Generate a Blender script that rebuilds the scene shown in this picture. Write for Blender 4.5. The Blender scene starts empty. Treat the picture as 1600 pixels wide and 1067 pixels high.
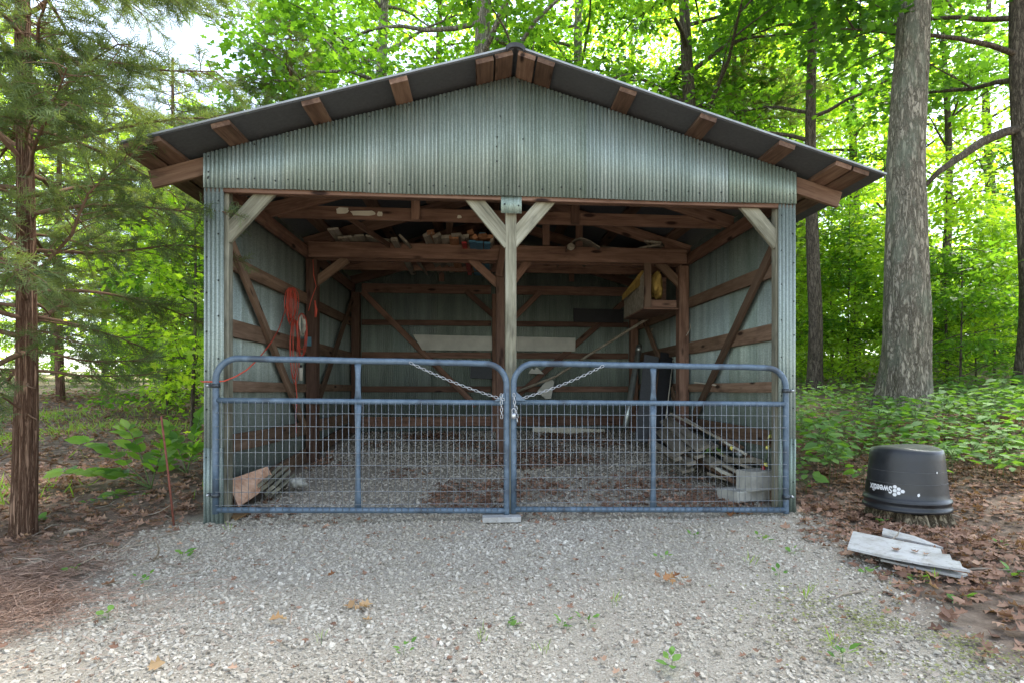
import bpy, math
import numpy as np
from mathutils import Matrix, Vector
R_ = math.radians
rng = np.random.RandomState(7)
sc = bpy.context.scene
col = sc.collection

# ------------------------------------------------------------------ camera
F_PX, CX_PX, HY_PX = 900.0, 832.0, 606.7          # from the photo's vanishing points (1600 px wide)
CAM = np.array([2.19, -4.744, 1.07]); YAW = -0.086
cd = bpy.data.cameras.new('camera'); cam = bpy.data.objects.new('camera', cd); col.objects.link(cam)
cd.sensor_width = 36.0; cd.lens = F_PX / 1600 * 36
cd.shift_x = -(CX_PX - 800) / 1600; cd.shift_y = (HY_PX - 533.5) / 1600
cd.clip_start = 0.05; cd.clip_end = 600
cam.location = CAM; cam.rotation_euler = (R_(90), 0, YAW)
sc.camera = cam
# ------------------------------------------------------------------ world, sun, exposure
SUN_EL, SUN_AZ = R_(56), R_(50)                    # azimuth clockwise from +Y: sun high behind the wood, to the right; the crowns shade the yard
w = bpy.data.worlds.new('World'); sc.world = w; w.use_nodes = True
nt = w.node_tree; nt.nodes.clear()
sky = nt.nodes.new('ShaderNodeTexSky'); sky.sky_type = 'NISHITA'; sky.sun_disc = False
sky.sun_elevation = SUN_EL; sky.sun_rotation = SUN_AZ; sky.air_density = 1.0; sky.dust_density = 0.6; sky.ozone_density = 1.0
bg = nt.nodes.new('ShaderNodeBackground'); bg.inputs[1].default_value = 0.15
ow = nt.nodes.new('ShaderNodeOutputWorld')
hs = nt.nodes.new('ShaderNodeHueSaturation'); hs.inputs['Saturation'].default_value = .6   # thin high haze
nt.links.new(sky.outputs[0], hs.inputs['Color']); nt.links.new(hs.outputs[0], bg.inputs[0]); nt.links.new(bg.outputs[0], ow.inputs[0])
sd = bpy.data.lights.new('sun', 'SUN'); sd.energy = 5.0; sd.angle = R_(16); sd.color = (1, .95, .87)
sun = bpy.data.objects.new('sun', sd); col.objects.link(sun)
sv = Vector((math.sin(SUN_AZ) * math.cos(SUN_EL), math.cos(SUN_AZ) * math.cos(SUN_EL), math.sin(SUN_EL)))
sun.rotation_euler = sv.to_track_quat('Z', 'Y').to_euler(); sun.location = (0, -6, 12)
sc.view_settings.view_transform = 'Standard'; sc.view_settings.look = 'None'
sc.view_settings.gamma = 1.0; sc.view_settings.use_curve_mapping = False
sc.view_settings.exposure = 2.1
cy = sc.cycles
cy.use_denoising = True; cy.max_bounces = 8; cy.diffuse_bounces = 6; cy.glossy_bounces = 3
cy.transmission_bounces = 4; cy.transparent_max_bounces = 4
cy.caustics_reflective = False; cy.caustics_refractive = False; cy.sample_clamp_indirect = 6

# ------------------------------------------------------------------ pixel -> world
CR = np.array([math.cos(YAW), math.sin(YAW), 0]); CF = np.array([-math.sin(YAW), math.cos(YAW), 0]); CZ = np.array([0, 0, 1.])
def ray(u, v): return CR * ((u - CX_PX) / F_PX) + CF + CZ * ((HY_PX - v) / F_PX)
def P(u, v, y):                                   # where the pixel's ray meets the plane Y=y
    r = ray(u, v); return CAM + r * ((y - CAM[1]) / r[1])
def PX(u, v, x): r = ray(u, v); return CAM + r * ((x - CAM[0]) / r[0])
def D(u, v, d): return CAM + ray(u, v) * d
def terrain(x, y):
    x = np.asarray(x, float); y = np.asarray(y, float)
    yy = np.clip(y, 0, None)
    z = np.where(yy < 14, .07 * yy, .98 + .03 * (yy - 14)) + .015 * np.clip(y, None, 0)
    z = z + .085 * np.clip(x - 5.4, 0, 12) * np.clip((y + 1.5) / 4, 0, 1)
    z = z + .02 * np.clip(-x - 1.5, 0, 20)
    out = np.clip(np.maximum(-x - .1, x - 5.0), 0, 1)
    z = z + .05 * out * np.sin(x * 1.7 + 1) * np.cos(y * 1.3 + .4)
    return z
def G(u, v):
    r = ray(u, v); lo, hi = .5, 80.
    for t in np.linspace(.5, 80, 1600):
        p = CAM + r * t
        if p[2] < terrain(p[0], p[1]): break
    return np.array([p[0], p[1], float(terrain(p[0], p[1]))])
def GD(u, d):                                     # ground point under pixel column u at depth d
    p = D(u, HY_PX, d); return np.array([p[0], p[1], float(terrain(p[0], p[1]))])

# ------------------------------------------------------------------ materials
def newmat(name):
    m = bpy.data.materials.new(name); m.use_nodes = True
    nt = m.node_tree; b = nt.nodes['Principled BSDF']; return m, nt, b
def N(nt, typ, **kw):
    n = nt.nodes.new(typ)
    for k, v in kw.items():
        if k.startswith('i_'):
            key = k[2:]; key = int(key) if key.isdigit() else key.replace('_', ' ')
            n.inputs[key].default_value = v
        else: setattr(n, k, v)
    return n
def ramp(nt, fac, stops):
    r = nt.nodes.new('ShaderNodeValToRGB'); e = r.color_ramp.elements
    while len(e) < len(stops): e.new(.5)
    for el, (p, c) in zip(e, stops): el.position = p; el.color = (c[0], c[1], c[2], 1)
    nt.links.new(fac, r.inputs[0]); return r.outputs[0]
def mixc(nt, fac, a, b, mode='MIX'):
    m = nt.nodes.new('ShaderNodeMix'); m.data_type = 'RGBA'; m.blend_type = mode
    for s, v in ((0, fac), (6, a), (7, b)):
        if hasattr(v, 'is_linked') or hasattr(v, 'links'): nt.links.new(v, m.inputs[s])
        elif s == 0: m.inputs[0].default_value = v
        else: m.inputs[s].default_value = (v[0], v[1], v[2], 1)
    return m.outputs[2]
def coords(nt, scale, rand=True, kind='Object'):
    tc = nt.nodes.new('ShaderNodeTexCoord'); mp = nt.nodes.new('ShaderNodeMapping')
    mp.inputs['Scale'].default_value = scale
    if rand:
        oi = nt.nodes.new('ShaderNodeObjectInfo'); ml = N(nt, 'ShaderNodeMath', operation='MULTIPLY', i_1=57.0)
        nt.links.new(oi.outputs['Random'], ml.inputs[0])
        ad = nt.nodes.new('ShaderNodeVectorMath'); ad.operation = 'ADD'
        nt.links.new(tc.outputs[kind], ad.inputs[0]); nt.links.new(ml.outputs[0], ad.inputs[1]); nt.links.new(ad.outputs[0], mp.inputs[0])
    else: nt.links.new(tc.outputs[kind], mp.inputs[0])
    return mp.outputs[0]
def noise(nt, vec, scale, detail=4, rough=.55, dist=0):
    n = N(nt, 'ShaderNodeTexNoise', i_Scale=scale, i_Detail=detail, i_Roughness=rough, i_Distortion=dist)
    nt.links.new(vec, n.inputs['Vector']); return n.outputs[0]
def bump(nt, b, h, strength=.3, dist=.01):
    n = N(nt, 'ShaderNodeBump', i_Strength=strength, i_Distance=dist)
    nt.links.new(h, n.inputs['Height']); nt.links.new(n.outputs[0], b.inputs['Normal'])
def objrand(nt): return nt.nodes.new('ShaderNodeObjectInfo').outputs['Random']

def wood(name, dark, mid, light, rough=.75, knots=True, grain=1.0, vary=.5):
    m, nt, b = newmat(name)
    v = coords(nt, (1.2, 22, 22))
    g1 = noise(nt, v, 2.2 * grain, 6, .65, .8)
    v2 = coords(nt, (.9, 9, 9)); g2 = noise(nt, v2, 1.1, 3, .5, 1.5)
    mm = N(nt, 'ShaderNodeMath', operation='ADD'); nt.links.new(g1, mm.inputs[0]); nt.links.new(g2, mm.inputs[1])
    m2 = N(nt, 'ShaderNodeMath', operation='MULTIPLY', i_1=.5); nt.links.new(mm.outputs[0], m2.inputs[0])
    c = ramp(nt, m2.outputs[0], [(.30, dark), (.47, mid), (.66, light)])
    # board to board tone
    tone = ramp(nt, objrand(nt), [(0, (1 - vary,) * 3), (1, (1 + vary * .45,) * 3)])
    c = mixc(nt, 1.0, c, tone, 'MULTIPLY')
    if knots:
        vk = coords(nt, (2.1, 7, 7)); k = N(nt, 'ShaderNodeTexVoronoi', i_Scale=1.05, i_Randomness=1.0); nt.links.new(vk, k.inputs['Vector'])
        kf = ramp(nt, k.outputs['Distance'], [(.10, (1, 1, 1)), (.19, (0, 0, 0))])
        c = mixc(nt, kf, c, (dark[0] * .35, dark[1] * .3, dark[2] * .3))
    vs = coords(nt, (1.5, 3, 3)); st = noise(nt, vs, 2.0, 4, .6)
    sf = ramp(nt, st, [(.52, (0, 0, 0)), (.72, (.55, .55, .55))]); c = mixc(nt, sf, c, (dark[0] * .7, dark[1] * .68, dark[2] * .66))
    nt.links.new(c, b.inputs['Base Color']); b.inputs['Roughness'].default_value = rough
    b.inputs['Specular IOR Level'].default_value = .25
    bump(nt, b, g1, .45, .004)
    return m
def plain(name, colr, rough=.6, metal=0., var=.25, scale=6, bmp=.15, spec=.4):
    m, nt, b = newmat(name)
    v = coords(nt, (1, 1, 1)); n = noise(nt, v, scale, 6, .6)
    c = ramp(nt, n, [(.3, tuple(x * (1 - var) for x in colr)), (.7, tuple(min(1, x * (1 + var)) for x in colr))])
    nt.links.new(c, b.inputs['Base Color']); b.inputs['Roughness'].default_value = rough; b.inputs['Metallic'].default_value = metal
    b.inputs['Specular IOR Level'].default_value = spec
    if bmp: bump(nt, b, noise(nt, v, scale * 6, 4), bmp, .004)
    return m
M = {}
M['wood'] = wood('framing_wood', (.075, .040, .027), (.175, .098, .066), (.27, .165, .115))
M['wood_out'] = wood('eave_wood', (.06, .034, .023), (.15, .088, .058), (.24, .155, .105), vary=.6)
M['treated'] = wood('treated_wood', (.06, .058, .043), (.20, .19, .135), (.35, .34, .265), knots=False, grain=1.4, vary=.15)
M['grey_wood'] = wood('weathered_wood', (.11, .09, .065), (.28, .245, .185), (.42, .38, .30), vary=.4)
M['girt_wood'] = wood('girt_wood', (.10, .06, .038), (.22, .14, .09), (.33, .225, .155))
M['orange_wood'] = wood('end_cut_wood', (.20, .085, .04), (.40, .19, .09), (.52, .28, .15), knots=False)
M['ply'] = wood('pink_plywood', (.38, .17, .10), (.55, .33, .22), (.68, .48, .35), knots=False, grain=.6)
M['brown_ply'] = wood('brown_plywood', (.12, .07, .03), (.27, .17, .08), (.38, .26, .14), knots=False)

def galvanized():
    m, nt, b = newmat('galvanized_sheet')
    v = coords(nt, (1, 1, 1)); v2 = coords(nt, (1, 1, .12))
    n1 = noise(nt, v, 90, 3, .6); n2 = noise(nt, v2, 7, 5, .6)
    c = ramp(nt, n2, [(.3, (.22, .265, .23)), (.55, (.31, .355, .315)), (.75, (.39, .435, .395))])  # green of reflected trees tinted into the base colour
    c2 = ramp(nt, n1, [(.35, (.80, .80, .80)), (.65, (1.12, 1.12, 1.12))])
    c = mixc(nt, 1.0, c, c2, 'MULTIPLY')
    n5 = noise(nt, coords(nt, (1, 1, .05)), 26, 4, .65); f5 = ramp(nt, n5, [(.56, (0, 0, 0)), (.74, (.5, .5, .5))]); c = mixc(nt, f5, c, (.15, .155, .125))   # dirt runs
    t = ramp(nt, objrand(nt), [(0, (.80, .87, .82)), (.5, (1, 1, 1)), (1, (1.0, 1.06, 1.12))])
    c = mixc(nt, 1.0, c, t, 'MULTIPLY')
    nt.links.new(c, b.inputs['Base Color']); b.inputs['Metallic'].default_value = .5
    r = ramp(nt, n2, [(.3, (.58,) * 3), (.7, (.46,) * 3)]); nt.links.new(r, b.inputs['Roughness'])
    bump(nt, b, n1, .08, .002); return m
M['galv'] = galvanized()
def gate_paint():
    m, nt, b = newmat('blue_grey_gate_paint')
    v = coords(nt, (1, 1, 1), rand=False, kind='Object'); n1 = noise(nt, v, 14, 6, .7); n2 = noise(nt, v, 3.2, 4, .6); n3 = noise(nt, v, 60, 4, .6)
    c = ramp(nt, n1, [(.3, (.06, .095, .135)), (.5, (.095, .14, .19)), (.72, (.14, .19, .245))])
    f = ramp(nt, n2, [(.56, (0, 0, 0)), (.66, (.85, .85, .85))]); c = mixc(nt, f, c, (.05, .065, .085))
    f3 = ramp(nt, n3, [(.68, (0, 0, 0)), (.74, (.7, .7, .7))]); c = mixc(nt, f3, c, (.42, .46, .5))
    nt.links.new(c, b.inputs['Base Color']); b.inputs['Roughness'].default_value = .5; b.inputs['Metallic'].default_value = .1
    bump(nt, b, n3, .1, .002); return m
M['gate'] = gate_paint()
M['wire'] = plain('galvanized_wire', (.28, .295, .31), .45, .6, .2, 30, 0)
M['chain'] = plain('chain_steel', (.55, .56, .57), .38, .8, .2, 40, 0)
M['screw'] = plain('screw_washer', (.03, .035, .035), .6, .2, .2, 30, 0)
M['hinge'] = plain('hinge_steel', (.07, .08, .09), .5, .6, .4, 30, .1)
M['liner'] = plain('roof_felt', (.085, .09, .095), .9, 0, .12, 40, .2, .1)
M['roof'] = plain('roof_metal', (.30, .31, .31), .5, .5, .25, 8, .1)
M['cap'] = plain('ridge_cap', (.05, .052, .055), .8, 0, .3, 20, .2)
M['cord'] = plain('orange_cord', (.55, .085, .05), .5, 0, .15, 20, 0)
M['white_cord'] = plain('pale_cord', (.50, .47, .38), .6, 0, .2, 20, 0)
M['blue'] = plain('blue_paint', (.05, .16, .24), .6, 0, .25, 12, .1)
M['blue_box'] = plain('blue_outlet_box', (.10, .22, .27), .5, 0, .2, 20, 0)
M['white_panel'] = plain('pale_panel', (.52, .52, .45), .7, 0, .15, 5, .1)
M['siding'] = plain('white_siding', (.60, .60, .59), .55, 0, .12, 7, .1)
def dirty_white():
    m, nt, b = newmat('dirty_siding'); v = coords(nt, (1, 1, 1)); n1 = noise(nt, v, 9, 6, .7); n2_ = noise(nt, v, 45, 5, .7); n3 = noise(nt, v, 3, 3)
    c = ramp(nt, n3, [(.3, (.36, .36, .345)), (.7, (.50, .50, .49))]); f = ramp(nt, n1, [(.46, (0, 0, 0)), (.72, (.75, .75, .75))]); c = mixc(nt, f, c, (.22, .185, .14))
    f = ramp(nt, n2_, [(.58, (0, 0, 0)), (.68, (.8, .8, .8))]); c = mixc(nt, f, c, (.13, .10, .07)); nt.links.new(c, b.inputs['Base Color']); b.inputs['Roughness'].default_value = .6; bump(nt, b, n2_, .2, .003); return m
M['siding'] = dirty_white()
M['cream'] = plain('cream_board', (.58, .55, .44), .7, 0, .15, 6, .1)
M['black'] = plain('black_scrap', (.015, .015, .016), .6, 0, .3, 10, .1)
M['foam'] = plain('yellow_insulation', (.30, .20, .055), .95, 0, .3, 14, .8, .1)
M['concrete'] = plain('concrete_block', (.42, .41, .36), .95, 0, .2, 12, .5, .1)
M['duct'] = plain('galvanized_duct', (.34, .37, .34), .35, .7, .2, 10, .1)
M['glass'] = plain('glass_jar', (.25, .27, .26), .15, 0, .2, 10, 0)
M['rust'] = plain('rusty_rod', (.22, .075, .05), .8, .2, .35, 40, .2)
M['yellow'] = plain('yellow_petal', (.75, .68, .15), .6, 0, .2, 20, 0)
M['red'] = plain('red_plastic', (.35, .03, .03), .5, 0, .2, 20, 0)
M['stem'] = plain('green_stem', (.11, .17, .05), .7, 0, .2, 20, 0)
M['twig'] = plain('dry_twig', (.30, .25, .19), .9, 0, .3, 30, .2)
M['letters'] = plain('label_white', (.78, .78, .78), .6, 0, .08, 30, 0)
M['label'] = plain('label_black', (.012, .012, .013), .45, 0, .1, 20, 0)
def tub_mat():
    m, nt, b = newmat('black_tub_plastic')
    v = coords(nt, (1, 1, 1)); n = noise(nt, v, 5, 6, .65); n2 = noise(nt, v, 60, 5, .7)
    c = ramp(nt, n, [(.35, (.010, .011, .013)), (.7, (.026, .028, .032))])
    ge = nt.nodes.new('ShaderNodeNewGeometry'); sx = nt.nodes.new('ShaderNodeSeparateXYZ'); nt.links.new(ge.outputs['Normal'], sx.inputs[0])
    f = ramp(nt, sx.outputs[2], [(.55, (0, 0, 0)), (.95, (.8, .8, .8))]); c = mixc(nt, f, c, (.13, .13, .11))   # dust lies on the upturned base
    f2 = ramp(nt, n2, [(.70, (0, 0, 0)), (.76, (1, 1, 1))]); c = mixc(nt, f2, c, (.20, .18, .13))
    nt.links.new(c, b.inputs['Base Color']); r = ramp(nt, n, [(.3, (.30,) * 3), (.7, (.50,) * 3)]); nt.links.new(r, b.inputs['Roughness'])
    bump(nt, b, noise(nt, v, 14, 3), .15, .01); return m
M['tub'] = tub_mat(); M['tub_seam'] = plain('scuffed_seam', (.10, .10, .10), .6, 0, .3, 20, 0)

def bark(name, dark, light, sx=16, sz=2.2, strength=1.0, moss=None):
    m, nt, b = newmat(name)
    v = coords(nt, (sx, sx, sz)); n1 = noise(nt, v, 1.0, 8, .72, .15)
    n0 = noise(nt, v, .8, 5, .65, .55); n00 = noise(nt, coords(nt, (sx * 1.2, sx * 1.2, sz * 1.5)), .8, 5, .65, .6)
    def crack(n, w0, w1):
        a = N(nt, 'ShaderNodeMath', operation='SUBTRACT', i_1=.5); nt.links.new(n, a.inputs[0]); q = N(nt, 'ShaderNodeMath', operation='ABSOLUTE'); nt.links.new(a.outputs[0], q.inputs[0])
        return ramp(nt, q.outputs[0], [(w0, (0, 0, 0)), (w1, (1, 1, 1))])
    cr_ = mixc(nt, 1.0, crack(n0, .0, .075), crack(n00, .0, .05), 'MULTIPLY')
    h = mixc(nt, .5, n1, cr_)
    c = ramp(nt, h, [(.22, dark), (.48, tuple(.45 * a + .55 * b_ for a, b_ in zip(light, dark))), (.80, light)])
    if moss:
        nm = noise(nt, coords(nt, (1, 1, .5)), 2.2, 5, .65); f = ramp(nt, nm, [(.50, (0, 0, 0)), (.66, (.75, .75, .75))]); c = mixc(nt, f, c, moss)
    nt.links.new(c, b.inputs['Base Color']); b.inputs['Roughness'].default_value = .95; b.inputs['Specular IOR Level'].default_value = .1
    bump(nt, b, h, strength, .02); return m
M['bark'] = bark('oak_bark', (.075, .065, .047), (.35, .31, .24), 15, 3.0, 1.0, (.17, .19, .14))
M['bark2'] = bark('dark_bark', (.045, .036, .028), (.17, .14, .105), 22, 3.5, .8)
M['cedar_bark'] = bark('cedar_bark', (.085, .042, .026), (.34, .215, .145), 55, 2.2, 1.0)
M['dead_twig'] = plain('cedar_twig', (.16, .10, .065), .9, 0, .3, 20, .2, .1)
M['stump'] = bark('stump_wood', (.055, .04, .026), (.33, .27, .18), 20, 5, 1.0, (.05, .065, .025))

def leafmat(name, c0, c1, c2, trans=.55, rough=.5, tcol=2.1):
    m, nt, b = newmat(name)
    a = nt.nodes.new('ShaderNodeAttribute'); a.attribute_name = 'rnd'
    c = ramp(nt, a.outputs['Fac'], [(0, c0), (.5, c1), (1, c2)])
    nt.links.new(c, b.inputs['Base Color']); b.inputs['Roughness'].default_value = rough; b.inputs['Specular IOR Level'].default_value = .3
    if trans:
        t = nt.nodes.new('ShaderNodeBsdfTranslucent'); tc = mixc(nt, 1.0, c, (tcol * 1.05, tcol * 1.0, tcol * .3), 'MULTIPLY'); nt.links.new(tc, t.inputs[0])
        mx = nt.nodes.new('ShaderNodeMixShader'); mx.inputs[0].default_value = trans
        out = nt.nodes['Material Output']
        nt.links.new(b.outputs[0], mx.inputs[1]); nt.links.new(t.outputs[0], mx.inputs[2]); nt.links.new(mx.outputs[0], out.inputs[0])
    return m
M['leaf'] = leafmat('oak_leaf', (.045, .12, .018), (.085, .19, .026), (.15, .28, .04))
M['leaf_y'] = leafmat('sun_tinted_leaf', (.13, .25, .028), (.23, .37, .045), (.34, .46, .07))  # lit copy of the leaf: background sunlight put into a paler, yellower colour
M['leaf_d'] = leafmat('shade_tinted_leaf', (.025, .075, .016), (.05, .125, .022), (.085, .18, .03))  # shaded copy of the leaf: shade put into a darker green
M['cover'] = leafmat('seedling_leaf', (.055, .14, .028), (.11, .235, .05), (.18, .32, .08), .35, .65)
M['bigleaf'] = leafmat('bright_sapling_leaf', (.07, .17, .03), (.125, .26, .045), (.20, .34, .07))
M['cedar_leaf'] = leafmat('cedar_scale_leaf', (.075, .115, .05), (.14, .195, .085), (.235, .30, .135), .42, .7, 1.5)
M['grass'] = leafmat('grass_blade', (.13, .22, .03), (.20, .32, .05), (.28, .38, .09), .35)
M['litter'] = leafmat('dry_leaf', (.13, .068, .045), (.27, .155, .105), (.44, .285, .20), .1, .8)
M['litter_tan'] = leafmat('tan_dry_leaf', (.36, .22, .11), (.45, .30, .16), (.55, .40, .25), .1, .8)
M['litter_rust'] = leafmat('rust_dry_leaf', (.15, .06, .025), (.28, .13, .055), (.42, .25, .12), .1, .8)
M['needles'] = leafmat('needle_litter', (.17, .10, .068), (.32, .205, .145), (.48, .345, .26), 0, .9)
def stone_mat():
    m, nt, b = newmat('limestone_gravel')
    a = nt.nodes.new('ShaderNodeAttribute'); a.attribute_name = 'rnd'
    c = ramp(nt, a.outputs['Fac'], [(0, (.205, .178, .142)), (.25, (.40, .36, .297)), (.6, (.52, .472, .393)), (.9, (.68, .63, .54)), (1, (.34, .25, .19))])
    n = noise(nt, coords(nt, (1, 1, 1), rand=False), 70, 4, .6); c2 = ramp(nt, n, [(.3, (.75,) * 3), (.7, (1.15,) * 3)]); c = mixc(nt, 1.0, c, c2, 'MULTIPLY')
    ng = noise(nt, coords(nt, (1, 1, 1), rand=False), .8, 4, .6); f = ramp(nt, ng, [(.40, (0, 0, 0)), (.68, (.6, .6, .6))]); c = mixc(nt, f, c, (.40, .35, .27))
    nt.links.new(c, b.inputs['Base Color']); b.inputs['Roughness'].default_value = .9; b.inputs['Specular IOR Level'].default_value = .2
    return m
M['stone'] = stone_mat()
def ground_mat():
    m, nt, b = newmat('woodland_ground')
    v = coords(nt, (1, 1, 1), rand=False)
    n1 = noise(nt, v, 28, 6, .7); n2 = noise(nt, v, 1.3, 5, .6); n3 = noise(nt, v, 9, 5, .65)
    n4 = noise(nt, v, 120, 4, .7); gr = ramp(nt, n4, [(.3, (.18, .158, .125)), (.5, (.37, .33, .265)), (.72, (.55, .50, .42))])
    soil = ramp(nt, n3, [(.3, (.085, .062, .046)), (.55, (.20, .150, .112)), (.75, (.32, .25, .19))])
    grass = ramp(nt, n3, [(.3, (.06, .12, .02)), (.55, (.17, .27, .04)), (.75, (.30, .40, .07))])
    a = nt.nodes.new('ShaderNodeAttribute'); a.attribute_name = 'gravel'
    a2 = nt.nodes.new('ShaderNodeAttribute'); a2.attribute_name = 'grass'
    c = mixc(nt, a.outputs['Fac'], soil, gr); c = mixc(nt, a2.outputs['Fac'], c, grass)
    nt.links.new(c, b.inputs['Base Color']); b.inputs['Roughness'].default_value = 1; b.inputs['Specular IOR Level'].default_value = .1
    bump(nt, b, n1, .8, .02); return m
M['ground'] = ground_mat()
M['drive'] = plain('pale_drive', (.55, .53, .5), .95, 0, .2, 3, .2, .1)

# ------------------------------------------------------------------ mesh helpers
def tag(o, label=None, cat=None, group=None, kind=None):
    if label: o['label'] = label
    if cat: o['category'] = cat
    if group: o['group'] = group
    if kind: o['kind'] = kind
    return o
def empty(name, loc, label, cat, group=None):
    o = bpy.data.objects.new(name, None); col.objects.link(o); o.location = Vector([float(a) for a in loc]); o.empty_display_size = .1
    o['_l'] = [float(a) for a in loc]
    return tag(o, label, cat, group)
def fastmesh(name, V, Fa, attr=None, smooth=False):
    """V (n,3); Fa (m,k) one polygon size, or a list of such arrays; attr: per-vertex value 'rnd'"""
    me = bpy.data.meshes.new(name); V = np.ascontiguousarray(V, np.float32)
    Fs = Fa if isinstance(Fa, list) else [Fa]; Fs = [np.asarray(f, np.int32) for f in Fs if len(f)]
    nl = sum(f.size for f in Fs); nf = sum(len(f) for f in Fs)
    me.vertices.add(len(V)); me.vertices.foreach_set('co', V.ravel())
    me.loops.add(nl); me.loops.foreach_set('vertex_index', np.concatenate([f.ravel() for f in Fs]))
    me.polygons.add(nf)
    tot = np.concatenate([np.full(len(f), f.shape[1], np.int32) for f in Fs]); st = np.concatenate([[0], np.cumsum(tot)[:-1]]).astype(np.int32)
    me.polygons.foreach_set('loop_start', st)
    try: me.polygons.foreach_set('loop_total', tot)
    except Exception: pass
    me.polygons.foreach_set('use_smooth', np.full(nf, smooth, bool))
    if attr is not None:
        a = me.attributes.new('rnd', 'FLOAT', 'POINT'); a.data.foreach_set('value', np.ascontiguousarray(attr, np.float32))
    me.update(calc_edges=True); me.validate(); return me
def link(name, me, mat, parent=None, mw=None):
    if mat is not None and not me.materials: me.materials.append(M[mat] if isinstance(mat, str) else mat)
    o = bpy.data.objects.new(name, me); col.objects.link(o)
    mw = mw if mw is not None else Matrix.Identity(4)
    if parent is not None:
        o.parent = parent
        p = parent; off = Vector((0, 0, 0))
        if '_w' in p.keys(): mw = Matrix([p['_w'][i * 4:i * 4 + 4] for i in range(4)]).inverted() @ mw
        elif '_l' in p.keys(): mw = Matrix.Translation(-Vector(p['_l'])) @ mw
    o.matrix_local = mw
    return o
def setw(o, mw):                                   # remember a mesh's world matrix so sub-parts can hang on it
    o['_w'] = [float(mw[i][j]) for i in range(4) for j in range(4)]; return o
def meshobj(name, V, Fa, mat, parent=None, smooth=False, attr=None, mw=None):
    return link(name, fastmesh(name, V, Fa, attr, smooth), mat, parent, mw)
def frame(p0, p1, up=(0, 0, 1)):
    p0 = Vector([float(a) for a in p0]); p1 = Vector([float(a) for a in p1]); x = (p1 - p0); L = x.length; x.normalize()
    up = Vector([float(a) for a in up]); z = up - x * up.dot(x)
    if z.length < 1e-5: z = Vector((0, 1, 0)) - x * x[1]
    z.normalize(); y = z.cross(x)
    m = Matrix.Translation((p0 + p1) / 2) @ Matrix((x, y, z)).transposed().to_4x4(); return m, L
def boxmesh(L, w, t, ch=.003, warp=0., seed=0):
    """chamfered board: length along local X, width along Z, thickness along Y"""
    a, b = t / 2, w / 2; c = min(ch, a * .6, b * .6)
    prof = np.array([(-a + c, -b), (a - c, -b), (a, -b + c), (a, b - c), (a - c, b), (-a + c, b), (-a, b - c), (-a, -b + c)])
    ns = 2 if not warp else 6
    V = []; r = np.random.RandomState(seed)
    dy = np.cumsum(r.normal(0, 1, ns)) * warp; dz = np.cumsum(r.normal(0, 1, ns)) * warp
    for i, s in enumerate(np.linspace(-L / 2, L / 2, ns)):
        for y, z in prof: V.append((s, y + dy[i], z + dz[i]))
    Fq = [(i * 8 + j, i * 8 + (j + 1) % 8, (i + 1) * 8 + (j + 1) % 8, (i + 1) * 8 + j) for i in range(ns - 1) for j in range(8)]
    e = (ns - 1) * 8
    return np.array(V), [np.array(Fq), np.array([tuple(range(7, -1, -1)), tuple(e + j for j in range(8))])]
_seed = [0]
def board(name, p0, p1, w, t, mat, parent=None, up=(0, 0, 1), ch=.003, warp=0.):
    m, L = frame(p0, p1, up); _seed[0] += 1
    V, Fa = boxmesh(L, w, t, ch, warp, _seed[0])
    o = meshobj(name, V, Fa, mat, parent, mw=m); return setw(o, m)
def tubemesh(pts, r, n=8, cap=True):
    pts = [Vector([float(a) for a in p]) for p in pts]; k = len(pts); rs = r if hasattr(r, '__len__') else [r] * k
    V = []; ref = None
    for i, p in enumerate(pts):
        t = (pts[min(i + 1, k - 1)] - pts[max(i - 1, 0)]).normalized()
        if ref is None: ref = t.orthogonal().normalized()
        ref = (ref - t * ref.dot(t))
        ref = ref.normalized() if ref.length > 1e-6 else t.orthogonal().normalized()
        b = t.cross(ref)
        for j in range(n):
            a = 2 * math.pi * j / n; V.append(p + (ref * math.cos(a) + b * math.sin(a)) * rs[i])
    Fq = [(i * n + j, i * n + (j + 1) % n, (i + 1) * n + (j + 1) % n, (i + 1) * n + j) for i in range(k - 1) for j in range(n)]
    Fs = [np.array(Fq)]
    if cap: Fs.append(np.array([tuple(range(n - 1, -1, -1)), tuple((k - 1) * n + j for j in range(n))]))
    return np.array([tuple(v) for v in V]), Fs
def tube(name, pts, r, mat, parent=None, n=8, origin=None):
    pts = np.array([[float(a) for a in p] for p in pts]); o0 = pts.mean(0) if origin is None else np.array(origin, float)
    V, Fs = tubemesh(pts - o0, r, n)
    m = Matrix.Translation(Vector(o0)); o = meshobj(name, V, Fs, mat, parent, True, mw=m); return setw(o, m)
def merge(parts):
    Vs, out, k = [], {}, 0
    for V, Fs in parts:
        for f in (Fs if isinstance(Fs, list) else [Fs]):
            f = np.asarray(f)
            if len(f): out.setdefault(f.shape[1], []).append(f + k)
        Vs.append(V); k += len(V)
    return np.concatenate(Vs), [np.concatenate(v) for v in out.values()]
def lathe(prof, n=48):
    V = [(r * math.cos(2 * math.pi * j / n), r * math.sin(2 * math.pi * j / n), z) for r, z in prof for j in range(n)]
    Fq = [(i * n + j, i * n + (j + 1) % n, (i + 1) * n + (j + 1) % n, (i + 1) * n + j) for i in range(len(prof) - 1) for j in range(n)]
    return np.array(V), [np.array(Fq)]
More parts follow.
